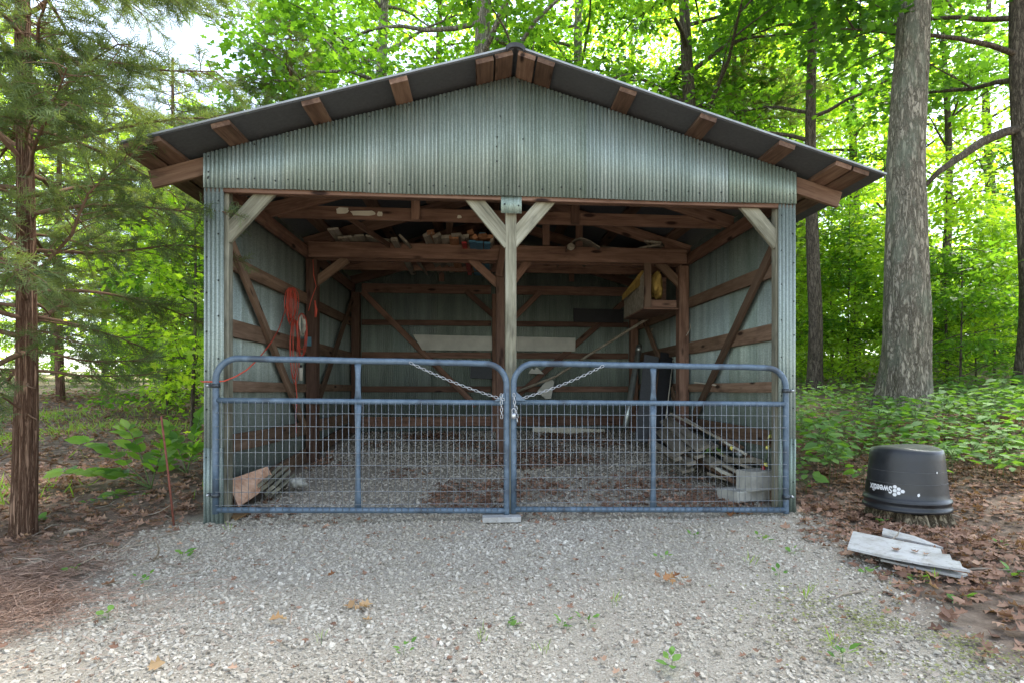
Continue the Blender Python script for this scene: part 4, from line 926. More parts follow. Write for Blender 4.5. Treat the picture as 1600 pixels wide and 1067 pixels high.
# fallen white siding boards
def ground_board(name, us, wd, t, mat, label, lift=.03):
    a, b = G(*us[0]), G(*us[1]); a = a + [0, 0, lift]; b = b + [0, 0, lift]; upv = np.cross(b - a, (0, 0, 1)); return thing_board(name, a, b, wd, t, mat, label, 'board', 'white siding boards on the leaves', up=upv)
def flat(uv, z0, tx=0., ty=0.):
    out = []
    for u, v in uv:
        r_ = ray(u, v); t_ = (z0 - CAM[2]) / r_[2]
        for _ in range(4): p_ = CAM + r_ * t_; t_ = (z0 + tx * (p_[0] - 4.6) + ty * (p_[1] + 1) - CAM[2]) / r_[2]
        out.append(CAM + r_ * t_)
    return out
zs_ = float(terrain(4.6, -1.0)) + .085
tag(prism('siding_board', flat([(1324, 858), (1333, 832), (1400, 846), (1470, 860), (1472, 868), (1484, 869), (1488, 878), (1500, 880), (1504, 889), (1516, 894), (1440, 882), (1380, 871)], zs_, -.02, .02)[::-1], (0, 0, 1), .014, 'siding'), 'broad white siding board with a broken end on the brown leaves', 'board', 'white siding boards')
tag(prism('siding_board', flat([(1378, 868), (1376, 876), (1430, 888), (1500, 903), (1512, 899), (1440, 884)], zs_ - .035, -.02, .02), (0, 0, 1), .012, 'siding'), 'narrow white siding board peeking out under the broad one', 'board', 'white siding boards')
tag(prism('siding_board', flat([(1380, 827), (1378, 837), (1420, 846), (1474, 858), (1440, 844), (1430, 840)], zs_ - .02, -.03, .0), (0, 0, 1), .014, 'siding'), 'tapering white siding splinter behind the broad board by the stump', 'board', 'white siding boards')
for k, (u, v) in enumerate(((1398, 858), (1424, 861), (1443, 868))):
    pb = flat([(u, v)], zs_ + .012, -.02, .02)[0]; r = np.random.RandomState(400 + k)
    V, Fa, at = scatter(CURL, LOBED_F, np.array([pb]) + [0, 0, .008], rdir(r, 1, -.05, .1), np.array([[0.1, .1, 1.]]), np.array([.075 - .015 * k]), np.array([.25 + .2 * k]))
    tag(meshobj('fallen_leaf', V, Fa, 'litter', None, False, at), ('largest curled leaf lying on the broad white board', 'middle leaf lying on the broad white board', 'smallest leaf near the broken end of the white board')[k], 'leaf')
# rusty stake
a = G(273, 822); b = CAM + ray(252, 650) * (np.dot(a - CAM, CF) + .02)
tag(tube('metal_stake', [a - [0, 0, .05], a + (b - a) * .5, b], .008, 'rust', None, 8), 'thin rusty metal stake leaning in the soil left of the shed', 'stake')

# ================================================================== TREES
def trunk_mesh(H, r0, lean, r, n=28, m=60, relief=.1, flare=.45, tip=.3, wob=.06, ridg=9):
    zs = np.linspace(0, 1, m) ** 1.15 * H; ph = r.uniform(0, 9); V = []
    a = np.linspace(0, 2 * np.pi, n, endpoint=False)
    cx = lean[0] * zs / H + wob * np.sin(zs * .55 + ph) * np.minimum(zs / 2, 1); cy = lean[1] * zs / H + wob * np.cos(zs * .47 + ph) * np.minimum(zs / 2, 1)
    rad = r0 * (1 - (1 - tip) * zs / H) * (1 + flare * np.exp(-zs / (r0 * 1.6)))
    A, Z = np.meshgrid(a, zs)
    nn = vnoise(np.stack([np.cos(A) * ridg * .5 + 30 + ph, np.sin(A) * ridg * .5 + 30, Z * 1.1 + 8], -1)) - .5
    nb = vnoise(np.stack([np.cos(A) * 1.5 + 20 + ph, np.sin(A) * 1.5 + 20, Z * .7 + 8], -1)) - .5
    root = .35 * np.exp(-Z / (r0 * 1.2)) * np.cos(A * 4 + ph)
    RR = rad[:, None] * (1 + relief * nn * 2 + .12 * nb + root * flare)
    V = np.stack([cx[:, None] + RR * np.cos(A), cy[:, None] + RR * np.sin(A), Z - .15], -1).reshape(-1, 3)
    Fq = [(i * n + j, i * n + (j + 1) % n, (i + 1) * n + (j + 1) % n, (i + 1) * n + j) for i in range(m - 1) for j in range(n)]
    axis = lambda z: np.array([np.interp(z, zs, cx), np.interp(z, zs, cy), z]); rd = lambda z: float(np.interp(z, zs, rad))
    return V, [np.array(Fq)], axis, rd
def curve(p, d, ln, r, droop=0., n=7, wig=.12):
    pts = [np.array(p, float)]; d = np.array(d, float) / np.linalg.norm(d)
    for i in range(n - 1):
        d = d + r.normal(0, wig, 3) + np.array([0, 0, -droop]); d /= np.linalg.norm(d); pts.append(pts[-1] + d * ln / (n - 1))
    return pts
def make_tree(name, label, seed, H, r0, cb, R, nl, leaf, nleaf, mat='leaf', bk='bark2', lean=(0, 0), tpl=LOBED, tf=LOBED_F, up_ang=(.15, .7), nsub=4, group=None, relief=.08, tn=24, tm_=50, spray=.55, prof=.5, tilt=.35):
    r = np.random.RandomState(seed); root = empty(name, (0, 0, 0), label, 'tree', group)
    V, Fs, axis, rd = trunk_mesh(H, r0, lean, r, tn, tm_, relief, wob=.02 * H ** .5, tip=.25)
    parts = [(V, Fs)]; spr = []
    for i in range(nl):
        f = (i + r.uniform(0, 1)) / nl; z = cb + (H * .97 - cb) * f; az = i * 2.399 + r.uniform(-.5, .5); el = r.uniform(*up_ang)
        ln = R * (1 - prof * f) * r.uniform(.65, 1.1); d = np.array([math.cos(az) * math.cos(el), math.sin(az) * math.cos(el), math.sin(el)])
        pts = curve(axis(z), d, ln, r, .07); rl = max(.012, rd(z) * .42); parts.append(tubemesh(pts, np.linspace(rl, rl * .18, len(pts)), 6, False))
        spr.append(pts[-1])
        for j in range(nsub):
            t = r.uniform(.3, .95); k = t * (len(pts) - 1); p = pts[int(k)] * (1 - k % 1) + pts[min(int(k) + 1, len(pts) - 1)] * (k % 1)
            dd = unit((d + r.normal(0, .7, 3) * np.array([1, 1, .5]))[None])[0]; q = curve(p, dd, ln * r.uniform(.25, .5), r, .08, 4)
            parts.append(tubemesh(q, np.linspace(rl * .35, .004, 4), 4, False)); spr += [q[-1], q[2]]
            if r.rand() < .5: spr.append(q[1])
    Vt, Ft = merge(parts); meshobj('trunk', Vt, Ft, bk, root, True)
    spr = np.array(spr); ns = len(spr); k = r.randint(0, ns, nleaf)
    ev = r.uniform(.5, 1.3, ns)[k, None] * spray
    off = r.normal(0, 1, (nleaf, 3)) * np.array([1, 1, .38]) * ev * .75
    pos = spr[k] + off; out = off + r.normal(0, .4, (nleaf, 3)) * ev; out[:, 2] -= .25 * spray
    tone = r.normal(0, .16, ns)[k]
    up = np.stack([r.normal(0, tilt, nleaf), r.normal(0, tilt, nleaf), np.ones(nleaf)], 1)
    V, Fa, at = scatter(tpl, tf, pos, out, up, leaf * r.uniform(.6, 1.25, nleaf), np.clip(.5 + tone + r.normal(0, .18, nleaf), 0, 1))
    c = meshobj('crown', V, Fa, mat, root, False, at); return root
def place(root, u, d, rz, s=1., label=None, mat=None, first=False, crown_up=None):
    p = GD(u, d)
    if first: root.location = Vector(p); root.rotation_euler = (0, 0, rz); root.scale = (s, s, s) if not hasattr(s, '__len__') else s; o = root
    else: o = copytree(root, p, rz, s, label)
    if mat:
        for ch in o.children:
            if ch.name.startswith('crown'): ch.material_slots[0].link = 'OBJECT'; ch.material_slots[0].material = M[mat]
    return o
# the big oak beside the shed
bo = make_tree('oak_tree', 'massive rough barked oak standing behind the tub at the shed side', 31, 17, .365, 8.2, 6.4, 22, .20, 12000, 'leaf', 'bark', (.75, .1), relief=.075, tn=110, tm_=260)
place(bo, 1408, 10.0, 0, 1, first=True)
# canopy prototypes
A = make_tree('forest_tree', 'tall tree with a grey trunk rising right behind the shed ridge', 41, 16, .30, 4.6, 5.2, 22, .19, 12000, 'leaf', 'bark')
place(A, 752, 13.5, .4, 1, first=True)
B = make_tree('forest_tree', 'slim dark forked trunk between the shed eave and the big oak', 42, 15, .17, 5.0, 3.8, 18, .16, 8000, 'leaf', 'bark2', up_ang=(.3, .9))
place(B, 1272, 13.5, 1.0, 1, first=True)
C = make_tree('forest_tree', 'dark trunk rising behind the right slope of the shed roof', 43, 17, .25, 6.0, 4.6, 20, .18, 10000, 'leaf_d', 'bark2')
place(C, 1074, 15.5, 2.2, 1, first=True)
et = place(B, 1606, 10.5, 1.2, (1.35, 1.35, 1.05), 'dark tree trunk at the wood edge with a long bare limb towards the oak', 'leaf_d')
V, Fs = tubemesh([D(1604, 200, 10.5), D(1570, 207, 10.4), D(1535, 222, 10.3), D(1500, 246, 10.2), D(1468, 268, 10.1), D(1444, 292, 10.0)], [.085, .08, .075, .065, .05, .035], 10)
lb = meshobj('limb', V, Fs, 'bark2', None, True); lb.parent = et; lb.matrix_parent_inverse = Matrix.LocRotScale(et.location, et.rotation_euler.to_quaternion(), et.scale).inverted()
GRP = 'trees of the wood behind the shed'
LABF = 'slender leafy tree standing deep in the wood behind the shed'
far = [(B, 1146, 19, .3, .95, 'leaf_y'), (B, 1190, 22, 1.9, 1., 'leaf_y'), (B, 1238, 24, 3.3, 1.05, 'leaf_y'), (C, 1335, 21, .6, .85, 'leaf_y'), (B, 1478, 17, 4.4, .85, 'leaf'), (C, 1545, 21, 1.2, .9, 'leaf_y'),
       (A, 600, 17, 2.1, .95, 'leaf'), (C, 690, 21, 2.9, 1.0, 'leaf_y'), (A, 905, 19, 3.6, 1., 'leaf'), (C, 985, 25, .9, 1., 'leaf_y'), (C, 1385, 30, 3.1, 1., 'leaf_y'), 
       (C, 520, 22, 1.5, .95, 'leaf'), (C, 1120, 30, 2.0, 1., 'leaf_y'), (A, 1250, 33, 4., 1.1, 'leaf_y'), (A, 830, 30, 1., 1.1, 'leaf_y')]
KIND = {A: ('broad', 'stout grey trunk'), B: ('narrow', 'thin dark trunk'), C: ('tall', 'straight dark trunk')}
TONE = {'leaf_y': 'sun tinted yellow green', 'leaf': 'mid green', 'leaf_d': 'deep green'}
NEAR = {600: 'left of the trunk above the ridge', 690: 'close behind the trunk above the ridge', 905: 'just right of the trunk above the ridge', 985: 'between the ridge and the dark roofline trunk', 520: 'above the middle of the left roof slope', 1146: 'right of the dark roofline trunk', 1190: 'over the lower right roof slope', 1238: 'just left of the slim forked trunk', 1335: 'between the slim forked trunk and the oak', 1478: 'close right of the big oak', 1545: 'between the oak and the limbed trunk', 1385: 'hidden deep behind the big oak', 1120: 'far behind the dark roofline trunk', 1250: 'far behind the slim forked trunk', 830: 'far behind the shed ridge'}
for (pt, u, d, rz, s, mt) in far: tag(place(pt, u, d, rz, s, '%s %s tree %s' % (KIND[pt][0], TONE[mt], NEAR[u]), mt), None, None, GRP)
LABL = 'thin trunked tree standing far off behind the cedar'
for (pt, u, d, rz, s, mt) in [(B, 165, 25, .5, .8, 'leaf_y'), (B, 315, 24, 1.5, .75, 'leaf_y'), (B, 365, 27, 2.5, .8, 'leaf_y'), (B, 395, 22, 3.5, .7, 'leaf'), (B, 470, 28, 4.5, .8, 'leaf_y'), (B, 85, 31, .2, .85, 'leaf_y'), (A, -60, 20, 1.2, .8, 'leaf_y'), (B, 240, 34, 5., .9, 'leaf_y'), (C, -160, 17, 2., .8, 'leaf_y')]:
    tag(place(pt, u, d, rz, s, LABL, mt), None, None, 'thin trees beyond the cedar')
for k, (x, y, pt, s) in enumerate([(-10, -9, A, .6), (-9, -15, C, .6), (13.5, -8, C, .6), (13, -15, A, .6)]):
    tag(copytree(pt, (x, y, float(terrain(x, y))), k * 1.1, s, 'leafy tree across the gravel yard, facing the open front of the shed'), None, None, 'trees facing the shed')
# understory saplings
S1 = make_tree('sapling', 'mid green lobed leaved sapling between the slim forked trunk and the oak', 51, 4.6, .035, .5, 1.6, 26, .13, 4200, 'leaf', 'bark2', up_ang=(-.05, .55), spray=.34, nsub=3, tn=8, tm_=14, prof=.55, group='undergrowth saplings right of the shed')
place(S1, 1325, 15, 0, 1, first=True)
S2 = make_tree('sapling', 'mid green oval leaved sapling just behind and right of the big oak', 52, 3.2, .025, .35, 1.25, 20, .12, 2800, 'leaf', 'bark2', up_ang=(-.05, .5), spray=.32, nsub=3, tn=8, tm_=14, prof=.4, tpl=OVAL, tf=OVAL_F, group='undergrowth saplings right of the shed')
place(S2, 1500, 11.5, 0, 1, first=True)
rr = np.random.RandomState(77)
for k in range(30):
    u = rr.uniform(1245, 1680); d = rr.uniform(12, 24); s = rr.uniform(.7, 1.25)
    if abs(u - 1268) < 62 and d < 15: d += 7
    mt = ('leaf_y', 'leaf', 'leaf_y', 'leaf_y')[k % 4]; tag(place((S1, S2)[k % 2], u, d, rr.uniform(0, 6), s, '%s %s sapling with %s leaves in the undergrowth right of the shed' % ('big' if s > 1.05 else ('knee high' if s < .0 else 'small' if s < .85 else 'middling'), TONE[mt], ('lobed', 'oval')[k % 2]), mt), None, None, 'undergrowth saplings right of the shed')
for k, (u, d) in enumerate([(300, 8.6), (318, 10.5), (262, 11.5), (225, 14), (306, 13), (330, 15), (235, 19), (30, 17), (180, 24), (280, 17), (395, 17), (60, 24), (255, 24)]):
    o = place((S1, S2)[k % 2], u, d, k * 1.3, rr.uniform(.6, 1.0), 'bushy light green sapling on the slope between cedar and shed', ('leaf_y', 'leaf_y', 'leaf')[k % 3]); tag(o, None, None, 'saplings left of the shed')
# far wood: one mass of leaves
r = np.random.RandomState(90); n = 60000
u = r.uniform(-500, 2300, n); d = r.uniform(34, 52, n); X = CAM[None] + (CR[None] * ((u - CX_PX) / F_PX)[:, None] + CF[None]) * d[:, None]
h = r.beta(1.1, 1.5, n) * (10.5 + 4.5 * n2(X[:, 0], X[:, 1], .12, 4)); dens = vnoise(np.stack([X[:, 0] * .22, X[:, 1] * .22, h * .35], -1))
lowleft = (u < 420)
keep = (dens > np.where(lowleft, .44, .40)) & ~((u > 40) & (u < 190) & (h < 1.9)) & ~(lowleft & (h > 7.5)); X, h, dens = X[keep], h[keep], dens[keep]; n = len(h)
pos = np.stack([X[:, 0], X[:, 1], terrain(X[:, 0], X[:, 1]) + h + .1], 1)
V, Fa, at = scatter(DIA, DIA_F, pos, rdir(r, n, -.5, .2), np.stack([r.normal(0, .5, n), r.normal(-.4, .5, n), np.ones(n)], 1), r.uniform(.35, .7, n), np.clip(dens + r.normal(0, .2, n), 0, 1))
tag(meshobj('far_wood', V, Fa, 'leaf_y', None, False, at), 'far off sun tinted green wood reading as one mass behind the trees', 'woodland', kind='stuff')

# ---- cedar
def make_cedar(seed=61, H=7.2, r0=.075, nb=98, zb=1.25):
    r = np.random.RandomState(seed); root = empty('cedar_tree', (0, 0, 0), 'reddish barked cedar with feathery drooping branches reaching over the shed eave', 'tree')
    V, Fs, axis, rd = trunk_mesh(H, r0, (.05, .0), r, 64, 170, .16, .55, .3, .03, 13)
    parts = [(V, Fs)]; tw = []; S = []; Dv = []
    for i in range(nb):
        f = (i + r.rand()) / nb; z = zb + (H * .97 - zb) * f ** 1.05; az = i * 2.399 + r.uniform(-.4, .4); el = r.uniform(.0, .42) if z > 1.8 else r.uniform(-.1, .2)
        ln = (2.35 * (1 - f) ** .7 + .25) * r.uniform(.6, 1.05)
        d = np.array([math.cos(az) * math.cos(el), math.sin(az) * math.cos(el), math.sin(el)])
        if d[0] > .25: ln = min(ln, .8) if z < 1.75 else (min(ln, 1.45) if z < 2.5 else (min(ln * 1.1, 1.5) if z < 3.3 else ln * 1.22))      # pruned on the shed side
        pts = curve(axis(z), d, ln, r, .035, 9, .10)
        rl = min(.022, .008 + ln * .006); tw.append(tubemesh(pts, np.linspace(rl, .003, 9), 6, False)); pa = np.array(pts)
        nsb = int(ln / .046)
        for j in range(nsb):
            t = .22 + .78 * (j + r.rand()) / nsb; k = t * 8; k0 = min(int(k), 7); p = pa[k0] * (1 - (k - k0)) + pa[k0 + 1] * (k - k0); ax_ = pa[k0 + 1] - pa[k0]; ax_ /= np.linalg.norm(ax_)
            side = np.cross(ax_, (0, 0, 1)); side /= np.linalg.norm(side) + 1e-9
            dd = ax_ * r.uniform(.5, 1.) + side * (1 if j % 2 else -1) * r.uniform(.4, 1.) + np.array([0, 0, r.uniform(-.35, .3)]); sl = r.uniform(.16, .5) * (1.1 - .5 * t) * min(1, ln)
            q = curve(p, dd, sl, r, .06, 5, .14); tw.append(tubemesh(q, np.linspace(.0042, .0014, 5), 4, False)); q = np.array(q)
            if r.rand() < .12: continue
            m = max(2, int(sl / .017))
            for s in range(m):
                t2 = .15 + .85 * (s + r.rand()) / m; kk = t2 * 4; c0 = min(int(kk), 3); pp = q[c0] * (1 - (kk - c0)) + q[c0 + 1] * (kk - c0)
                S.append(pp); Dv.append((q[c0 + 1] - q[c0]) / (sl / 4) + r.normal(0, .6, 3) + np.array([0, 0, .02]))
    # dead snags on the lower trunk
    for i in range(16):
        z = r.uniform(.35, 2.4); az = r.uniform(0, 6.28); tw.append(tubemesh(curve(axis(z), (math.cos(az), math.sin(az), r.uniform(-.1, .3)), r.uniform(.12, .7), r, .02, 6, .15), np.linspace(.012, .003, 6), 5, False))
    V, Fs = merge(parts); meshobj('trunk', V, Fs, 'cedar_bark', root, True)
    V, Fs = merge(tw); meshobj('branches', V, Fs, 'dead_twig', root, True)
    tpl, tf = [], []
    rt = np.random.RandomState(4)
    def quad(p, d, l, w_):
        d = np.array(d) / np.linalg.norm(d); s = np.array([-d[1], d[0], 0]); k = len(tpl); p = np.array(p)
        tpl.extend([p + s * w_, p + d * l * .6 + s * w_ * .8, p + d * l, p + d * l * .6 - s * w_ * .9, p - s * w_]); tf.extend([(k, k + 1, k + 3), (k, k + 3, k + 4), (k + 1, k + 2, k + 3)])
    quad((0, 0, 0), (1, 0, -.08), 1., .020)
    for j in range(10): t = .08 + .085 * j; s = 1 if j % 2 else -1; quad((t, 0, -.08 * t), (.75, s * .75, rt.uniform(-.35, .35)), .46 * (1 - .5 * t) * rt.uniform(.8, 1.2), .019)
    tpl, tf = np.array(tpl), np.array(tf); S, Dv = np.array(S), np.array(Dv); n = len(S)
    hz = np.clip(.42 + .35 * (vnoise(S * 1.7 + 40) - .5) * 2 + r.normal(0, .14, n), 0, 1)
    V, Fa, at = scatter(tpl, tf, S, Dv, np.stack([r.normal(0, .8, n), r.normal(0, .8, n), np.ones(n)], 1), r.uniform(.065, .14, n), hz)
    meshobj('crown', V, Fa, 'cedar_leaf', root, False, at); print('cedar sprays', n); return root
ced = make_cedar(); p = G(36, 836); ced.location = Vector(p); ced.rotation_euler = (0, 0, 0.0)
for (u, d, rz, s, lab) in [(95, 13, 4.0, 1.15, 'soft green cedar up the slope behind the reddish cedar'), (268, 15, 1.2, 1.25, 'feathery cedar rising behind the left corner of the shed'), (455, 12.5, 3.0, 1.2, 'dark cedar top showing above the left roof slope'), (1160, 17, 5., 1.5, 'dark cedar crown above the right roof slope')]:
    o = copytree(ced, GD(u, d), rz, s, lab)

# ================================================================== UNDERGROWTH
def seedling(seed, h, nl, ls):
    r = np.random.RandomState(seed); st = [[(0, 0, 0), (r.uniform(-.03, .03), r.uniform(-.03, .03), h * .6), (r.uniform(-.05, .05), r.uniform(-.05, .05), h)]]; lv = []
    for k in range(nl):
        a = k * 2.4 + r.uniform(-.3, .3); zz = h * r.uniform(.6, 1.0); rd_ = r.uniform(.03, .14); p = np.array([rd_ * math.cos(a), rd_ * math.sin(a), zz]); st.append([(0, 0, zz * .85), tuple(p * [.5, .5, 1]), tuple(p)])
        lv.append((p, (math.cos(a + r.uniform(-.4, .4)), math.sin(a), r.uniform(-.35, .1)), ls * r.uniform(.7, 1.2)))
    return st, lv
SP = []
for k, (h, nl, ls) in enumerate([(.28, 9, .13), (.22, 7, .11), (.36, 13, .14), (.18, 6, .09), (.42, 16, .12)]):
    st, lv = seedling(100 + k, h, nl, ls); SP.append(plant('seedling', st, lv, 'cover', ('low seedling with nine broad leaves on the oak bank', 'small seedling with seven leaves on the oak bank', 'bushy seedling with large leaves on the oak bank', 'tiny six leaved seedling on the oak bank', 'tallest many leaved kind of seedling on the oak bank')[k], 'seedling', (0, 0, 0), 'seedlings on the oak bank', seed=k, stem_r=.0025))
r = np.random.RandomState(105); cnt = 0; used = set()
while cnt < 230:
    u = r.uniform(1248, 1640); d = 4.9 + 6.5 * r.rand() ** 1.2; p = GD(u, d)
    if p[0] < W + .25 or p[1] < .15 + .35 * n2(np.array([p[0]]), np.array([p[1]]), 1.2)[0] * 2 or np.hypot(p[0] - bo.location[0], p[1] - bo.location[1]) < .6: continue
    k = r.randint(0, 5); s = r.uniform(.75, 1.35)
    if k not in used: used.add(k); o = SP[k]; o.location = Vector(p); o.rotation_euler = (0, 0, r.uniform(0, 6.28)); o.scale = (s,) * 3
    else: o = copytree(SP[k], p, r.uniform(0, 6.28), s)
    cnt += 1
def cover_mass(name, n, fx, label, seed, ls=(.07, .14), mat='cover', hh=(.12, .4)):
    r = np.random.RandomState(seed); x, y = fx(r, n); n = len(x); pos = np.stack([x, y, terrain(x, y) + r.uniform(hh[0], hh[1], n)], 1)
    V, Fa, at = scatter(OVAL, OVAL_F, pos, rdir(r, n, -.35, .15), np.stack([r.normal(0, .3, n), r.normal(0, .3, n), np.ones(n)], 1), r.uniform(ls[0], ls[1], n), r.uniform(0, 1, n)); tag(meshobj(name, V, Fa, mat, None, True, at), label, 'ground cover', kind='stuff')
def fc_r(r, n): x = r.uniform(5.2, 22, n); y = r.uniform(1.2, 16, n); k = (r.rand(n) < np.clip(n2(x, y, .7, 3) * 2.2 - .35, 0, 1)); return x[k], y[k]
cover_mass('ground_cover', 22000, fc_r, 'low green ground cover spreading into the wood right of the shed', 110)
def fc_l(r, n): x = r.uniform(-16, -.6, n); y = r.uniform(5, 20, n); k = (r.rand(n) < np.clip(n2(x, y, .6, 6) * 2.4 - 1.05, 0, 1)); return x[k], y[k]
cover_mass('ground_cover', 9000, fc_l, 'patchy light green ground cover at the top of the left slope', 111, mat='bigleaf')
# far grass, right
r = np.random.RandomState(112); n = 14000; x = r.uniform(9, 34, n); y = r.uniform(12, 34, n); pos = np.stack([x, y, terrain(x, y)], 1)
V, Fa, at = scatter(BLADE, BLADE_F, pos, rdir(r, n, .5, 1), rdir(r, n), r.uniform(.3, .6, n), r.uniform(.2, 1, n)); tag(meshobj('meadow_grass', V, Fa, 'grass', None, False, at), 'bright yellow green grass in the clearing behind the oak', 'grass', kind='stuff')
def f_gl(r, n): x = r.uniform(-9, -.4, n); y = r.uniform(.6, 9, n); k = r.rand(n) < np.clip(n2(x, y, .9, 12) * 2.6 - 1.2, 0, 1); return x[k], y[k]
r = np.random.RandomState(113); x, y = f_gl(r, 20000); n = len(x)
V, Fa, at = scatter(BLADE, BLADE_F, np.stack([x, y, terrain(x, y)], 1), rdir(r, n, .4, 1), rdir(r, n), r.uniform(.08, .2, n), r.uniform(.2, 1, n)); tag(meshobj('slope_grass', V, Fa, 'grass', None, False, at), 'thin pale grass on the leafy slope left of the shed', 'grass', kind='stuff')
# big leaved sapling left of the shed
def big_sapling(label, base, stems, seed, ls=.17):
    r = np.random.RandomState(seed); st, lv = [], []
    for (u, v, dd) in stems:
        d0 = np.dot(base - CAM, CF); tip = CAM + ray(u, v) * (d0 + dd); mid_ = (base + tip) / 2 + np.array([0, 0, .16 * np.linalg.norm(tip - base)]); t = np.linspace(0, 1, 9)[:, None]
        c = (1 - t) ** 2 * base + 2 * t * (1 - t) * mid_ + t * t * tip; st.append([tuple(q) for q in c])
        for i in range(3, 9):
            ax_ = c[i] - c[i - 1]; ax_ /= np.linalg.norm(ax_); side = np.cross(ax_, (0, 0, 1)); side /= np.linalg.norm(side)
            for s in (-1, 1): lv.append((c[i] + r.normal(0, .01, 3), ax_ * .8 + side * s * r.uniform(.5, 1) + np.array([0, 0, r.uniform(-.35, .05)]), ls * r.uniform(.65, 1.15)))
        lv.append((c[8], c[8] - c[7], ls))
    return plant('broadleaf_sapling', st, lv, 'bigleaf', label, 'sapling', base, 'broadleaf saplings left of the shed', seed=seed, stem_r=.006)
big_sapling('arching broad leaved sapling with bright leaves between the stake and the cedar', G(236, 765), [(100, 735, -.1), (140, 690, .1), (125, 795, -.5), (200, 670, .2), (205, 800, -.4), (165, 735, 0.), (255, 700, -.2)], 1)
big_sapling('broad leaved sapling hugging the left corner of the shed', G(292, 740), [(262, 668, .2), (312, 655, .1), (245, 720, 0), (305, 700, -.1), (275, 690, .1)], 2)
# weeds in the gravel
rw_ = np.random.RandomState(9)
for k, (u, v, s, nm) in enumerate([(rw_.uniform(950, 1590), rw_.uniform(850, 1060), rw_.uniform(.05, .09), 'leafy' if q % 3 else 'blade') for q in range(6)] + [(rw_.uniform(20, 900), rw_.uniform(880, 1060), rw_.uniform(.04, .07), 'leafy' if q % 2 else 'blade') for q in range(4)] + [(284, 878, .09, 'leafy'), (1191, 848, .07, 'leafy'), (1236, 868, .06, 'leafy'), (752, 1010, .07, 'blade'), (793, 985, .06, 'leafy'), (878, 985, .05, 'leafy'), (920, 978, .06, 'leafy'), (1257, 940, .13, 'blade'), (1300, 1020, .1, 'blade'), (1352, 898, .07, 'leafy'), (1435, 912, .09, 'leafy'), (1462, 912, .1, 'blade'), (1580, 902, .1, 'leafy'), (1500, 945, .07, 'leafy'), (1050, 1045, .08, 'leafy'), (222, 912, .07, 'leafy'), (118, 900, .06, 'leafy'), (60, 820, .1, 'leafy'), (1382, 822, .09, 'leafy'), (1085, 845, .05, 'leafy'), (360, 832, .07, 'blade')]):
    p = G(u, v); r = np.random.RandomState(200 + k); n = 7 if nm == 'leafy' else 9
    lv = []
    for q in range(n):
        a = r.uniform(0, 6.28); lv.append((p + np.array([math.cos(a), math.sin(a), 0]) * r.uniform(0, .04) + [0, 0, .01 + r.uniform(0, .04)], (math.cos(a), math.sin(a), r.uniform(.1, .8) if nm == 'leafy' else r.uniform(.8, 2.5)), s * r.uniform(.35, .8)))
    plant('weed', [[tuple(p), tuple(p + [0, 0, .02]), tuple(p + [.005, 0, .045])]], lv, 'cover' if nm == 'leafy' else 'grass', 'small green weed sprouting at the gravel' if nm == 'leafy' else 'small tuft of grass blades sprouting at the gravel', 'weed', p, 'small weeds' if nm == 'leafy' else 'grass tufts', OVAL if nm == 'leafy' else BLADE, OVAL_F if nm == 'leafy' else BLADE_F, .0015, k)
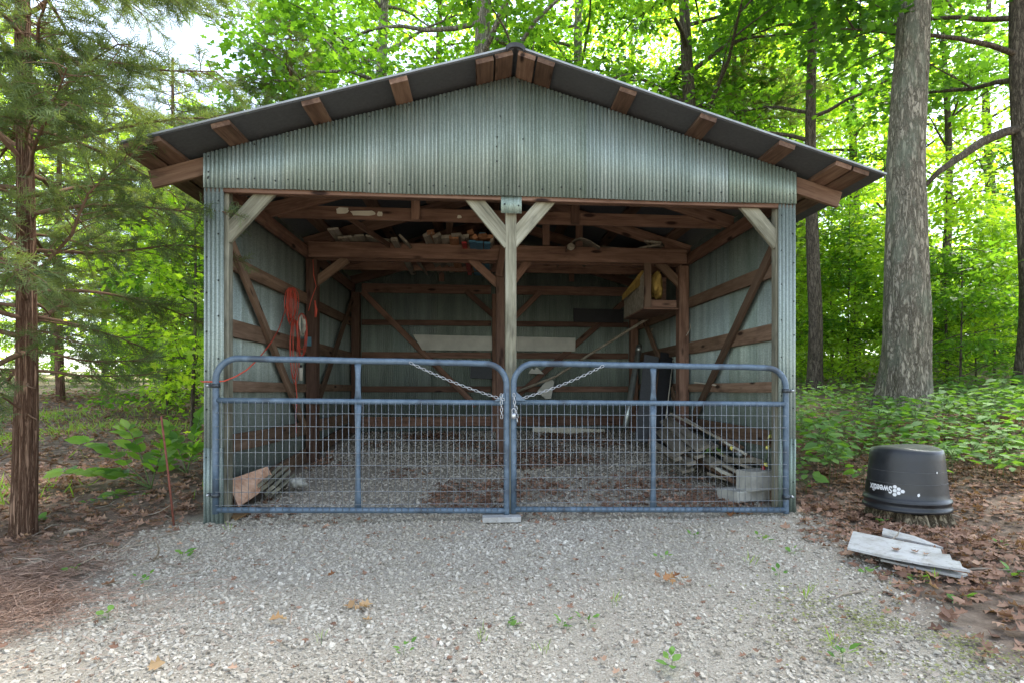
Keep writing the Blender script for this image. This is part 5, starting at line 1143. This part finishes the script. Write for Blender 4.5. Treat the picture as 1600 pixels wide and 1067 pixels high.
# dry oak leaf clusters
def dry(label, u, v, n, s, mat, seed, spread=.05):
    p = G(u, v); r = np.random.RandomState(seed); d = rdir(r, n, -.1, .5)
    V, Fa, at = scatter(CURL, LOBED_F, p[None] + [0, 0, .022] + r.normal(0, spread, (n, 3)) * [1, 1, .2], d, r.normal(0, .5, (n, 3)) + [0, 0, 1], s * .8 * r.uniform(.7, 1.2, n), r.uniform(0, 1, n)); c = p
    tag(meshobj('dry_leaves', V - c, Fa, mat, None, False, at, Matrix.Translation(Vector(c))), label, 'dry leaves')
dry('curled tan oak leaves in a small heap on the open gravel', 562, 955, 5, .10, 'litter_tan', 1, .03); dry('single tan oak leaf beside the curled heap', 582, 982, 1, .085, 'litter_tan', 2, 0)
dry('pale tan oak leaf lying flat in the left gravel', 450, 975, 1, .09, 'litter_tan', 3, 0); dry('rust brown leaf next to the pale tan oak leaf', 420, 981, 1, .08, 'litter_rust', 4, 0)
dry('rust orange oak leaf spray just outside the padlocked gate', 1150, 808, 11, .11, 'litter_rust', 5, .07); dry('rust orange leaf cluster in the gravel below the right gate', 1045, 914, 6, .08, 'litter_rust', 6, .03)
dry('dark red leaf pile in front of the left gate', 525, 822, 16, .06, 'litter', 7, .09); dry('brown leaf pile beside the white plank at the gate joint', 850, 816, 22, .06, 'litter', 8, .10)
dry('tan leaf lying near the photographed foreground edge on the gravel', 230, 1052, 1, .12, 'litter_tan', 9, 0); dry('brown leaf scrap on the gravel below the left upright', 515, 908, 2, .06, 'litter_rust', 10, .02)
# sticks on the soil
r = np.random.RandomState(300)
for k in range(34):
    u, v = (r.uniform(60, 315), r.uniform(760, 905)) if k < 26 else (r.uniform(1250, 1590), r.uniform(760, 1000))
    a = G(u, v); an = r.uniform(0, 6.28); ln = r.uniform(.1, .4); pts = curve(a + [0, 0, .015], (math.cos(an), math.sin(an), .04), ln, r, .0, 6, .18); pts = [np.array([q[0], q[1], max(q[2], float(terrain(q[0], q[1])) + .012)]) for q in pts]
    tag(tube('twig', pts, np.linspace(r.uniform(.004, .009), .002, 6), 'twig', None, 5), 'dry pale twig lying on the soil between cedar and gravel' if k < 26 else 'dry pale twig lying among the brown leaves near the tub', 'twig', 'twigs by the cedar' if k < 26 else 'twigs near the tub')
tag(tube('gravel_twig', curve(G(785, 937) + [0, 0, .015], (1, .45, .0), .16, r, 0, 5, .1), .003, 'twig', None, 5), 'thin twig lying alone on the open gravel', 'twig')
for k, (u0, v0, u1, v1) in enumerate([(100, 838, 138, 832), (10, 898, 80, 880)]):
    tag(tube('stick', [G(u0, v0) + [0, 0, .02], G((u0 + u1) / 2, (v0 + v1) / 2) + [0, 0, .025], G(u1, v1) + [0, 0, .02]], [.014, .016, .009], 'twig', None, 7), ('thick straight stick lying beside the cedar foot', 'thick pale forked stick on the needle litter')[k], 'stick')
for o in bpy.data.objects:
    for key in ('_l', '_w'):
        if key in o.keys(): del o[key]
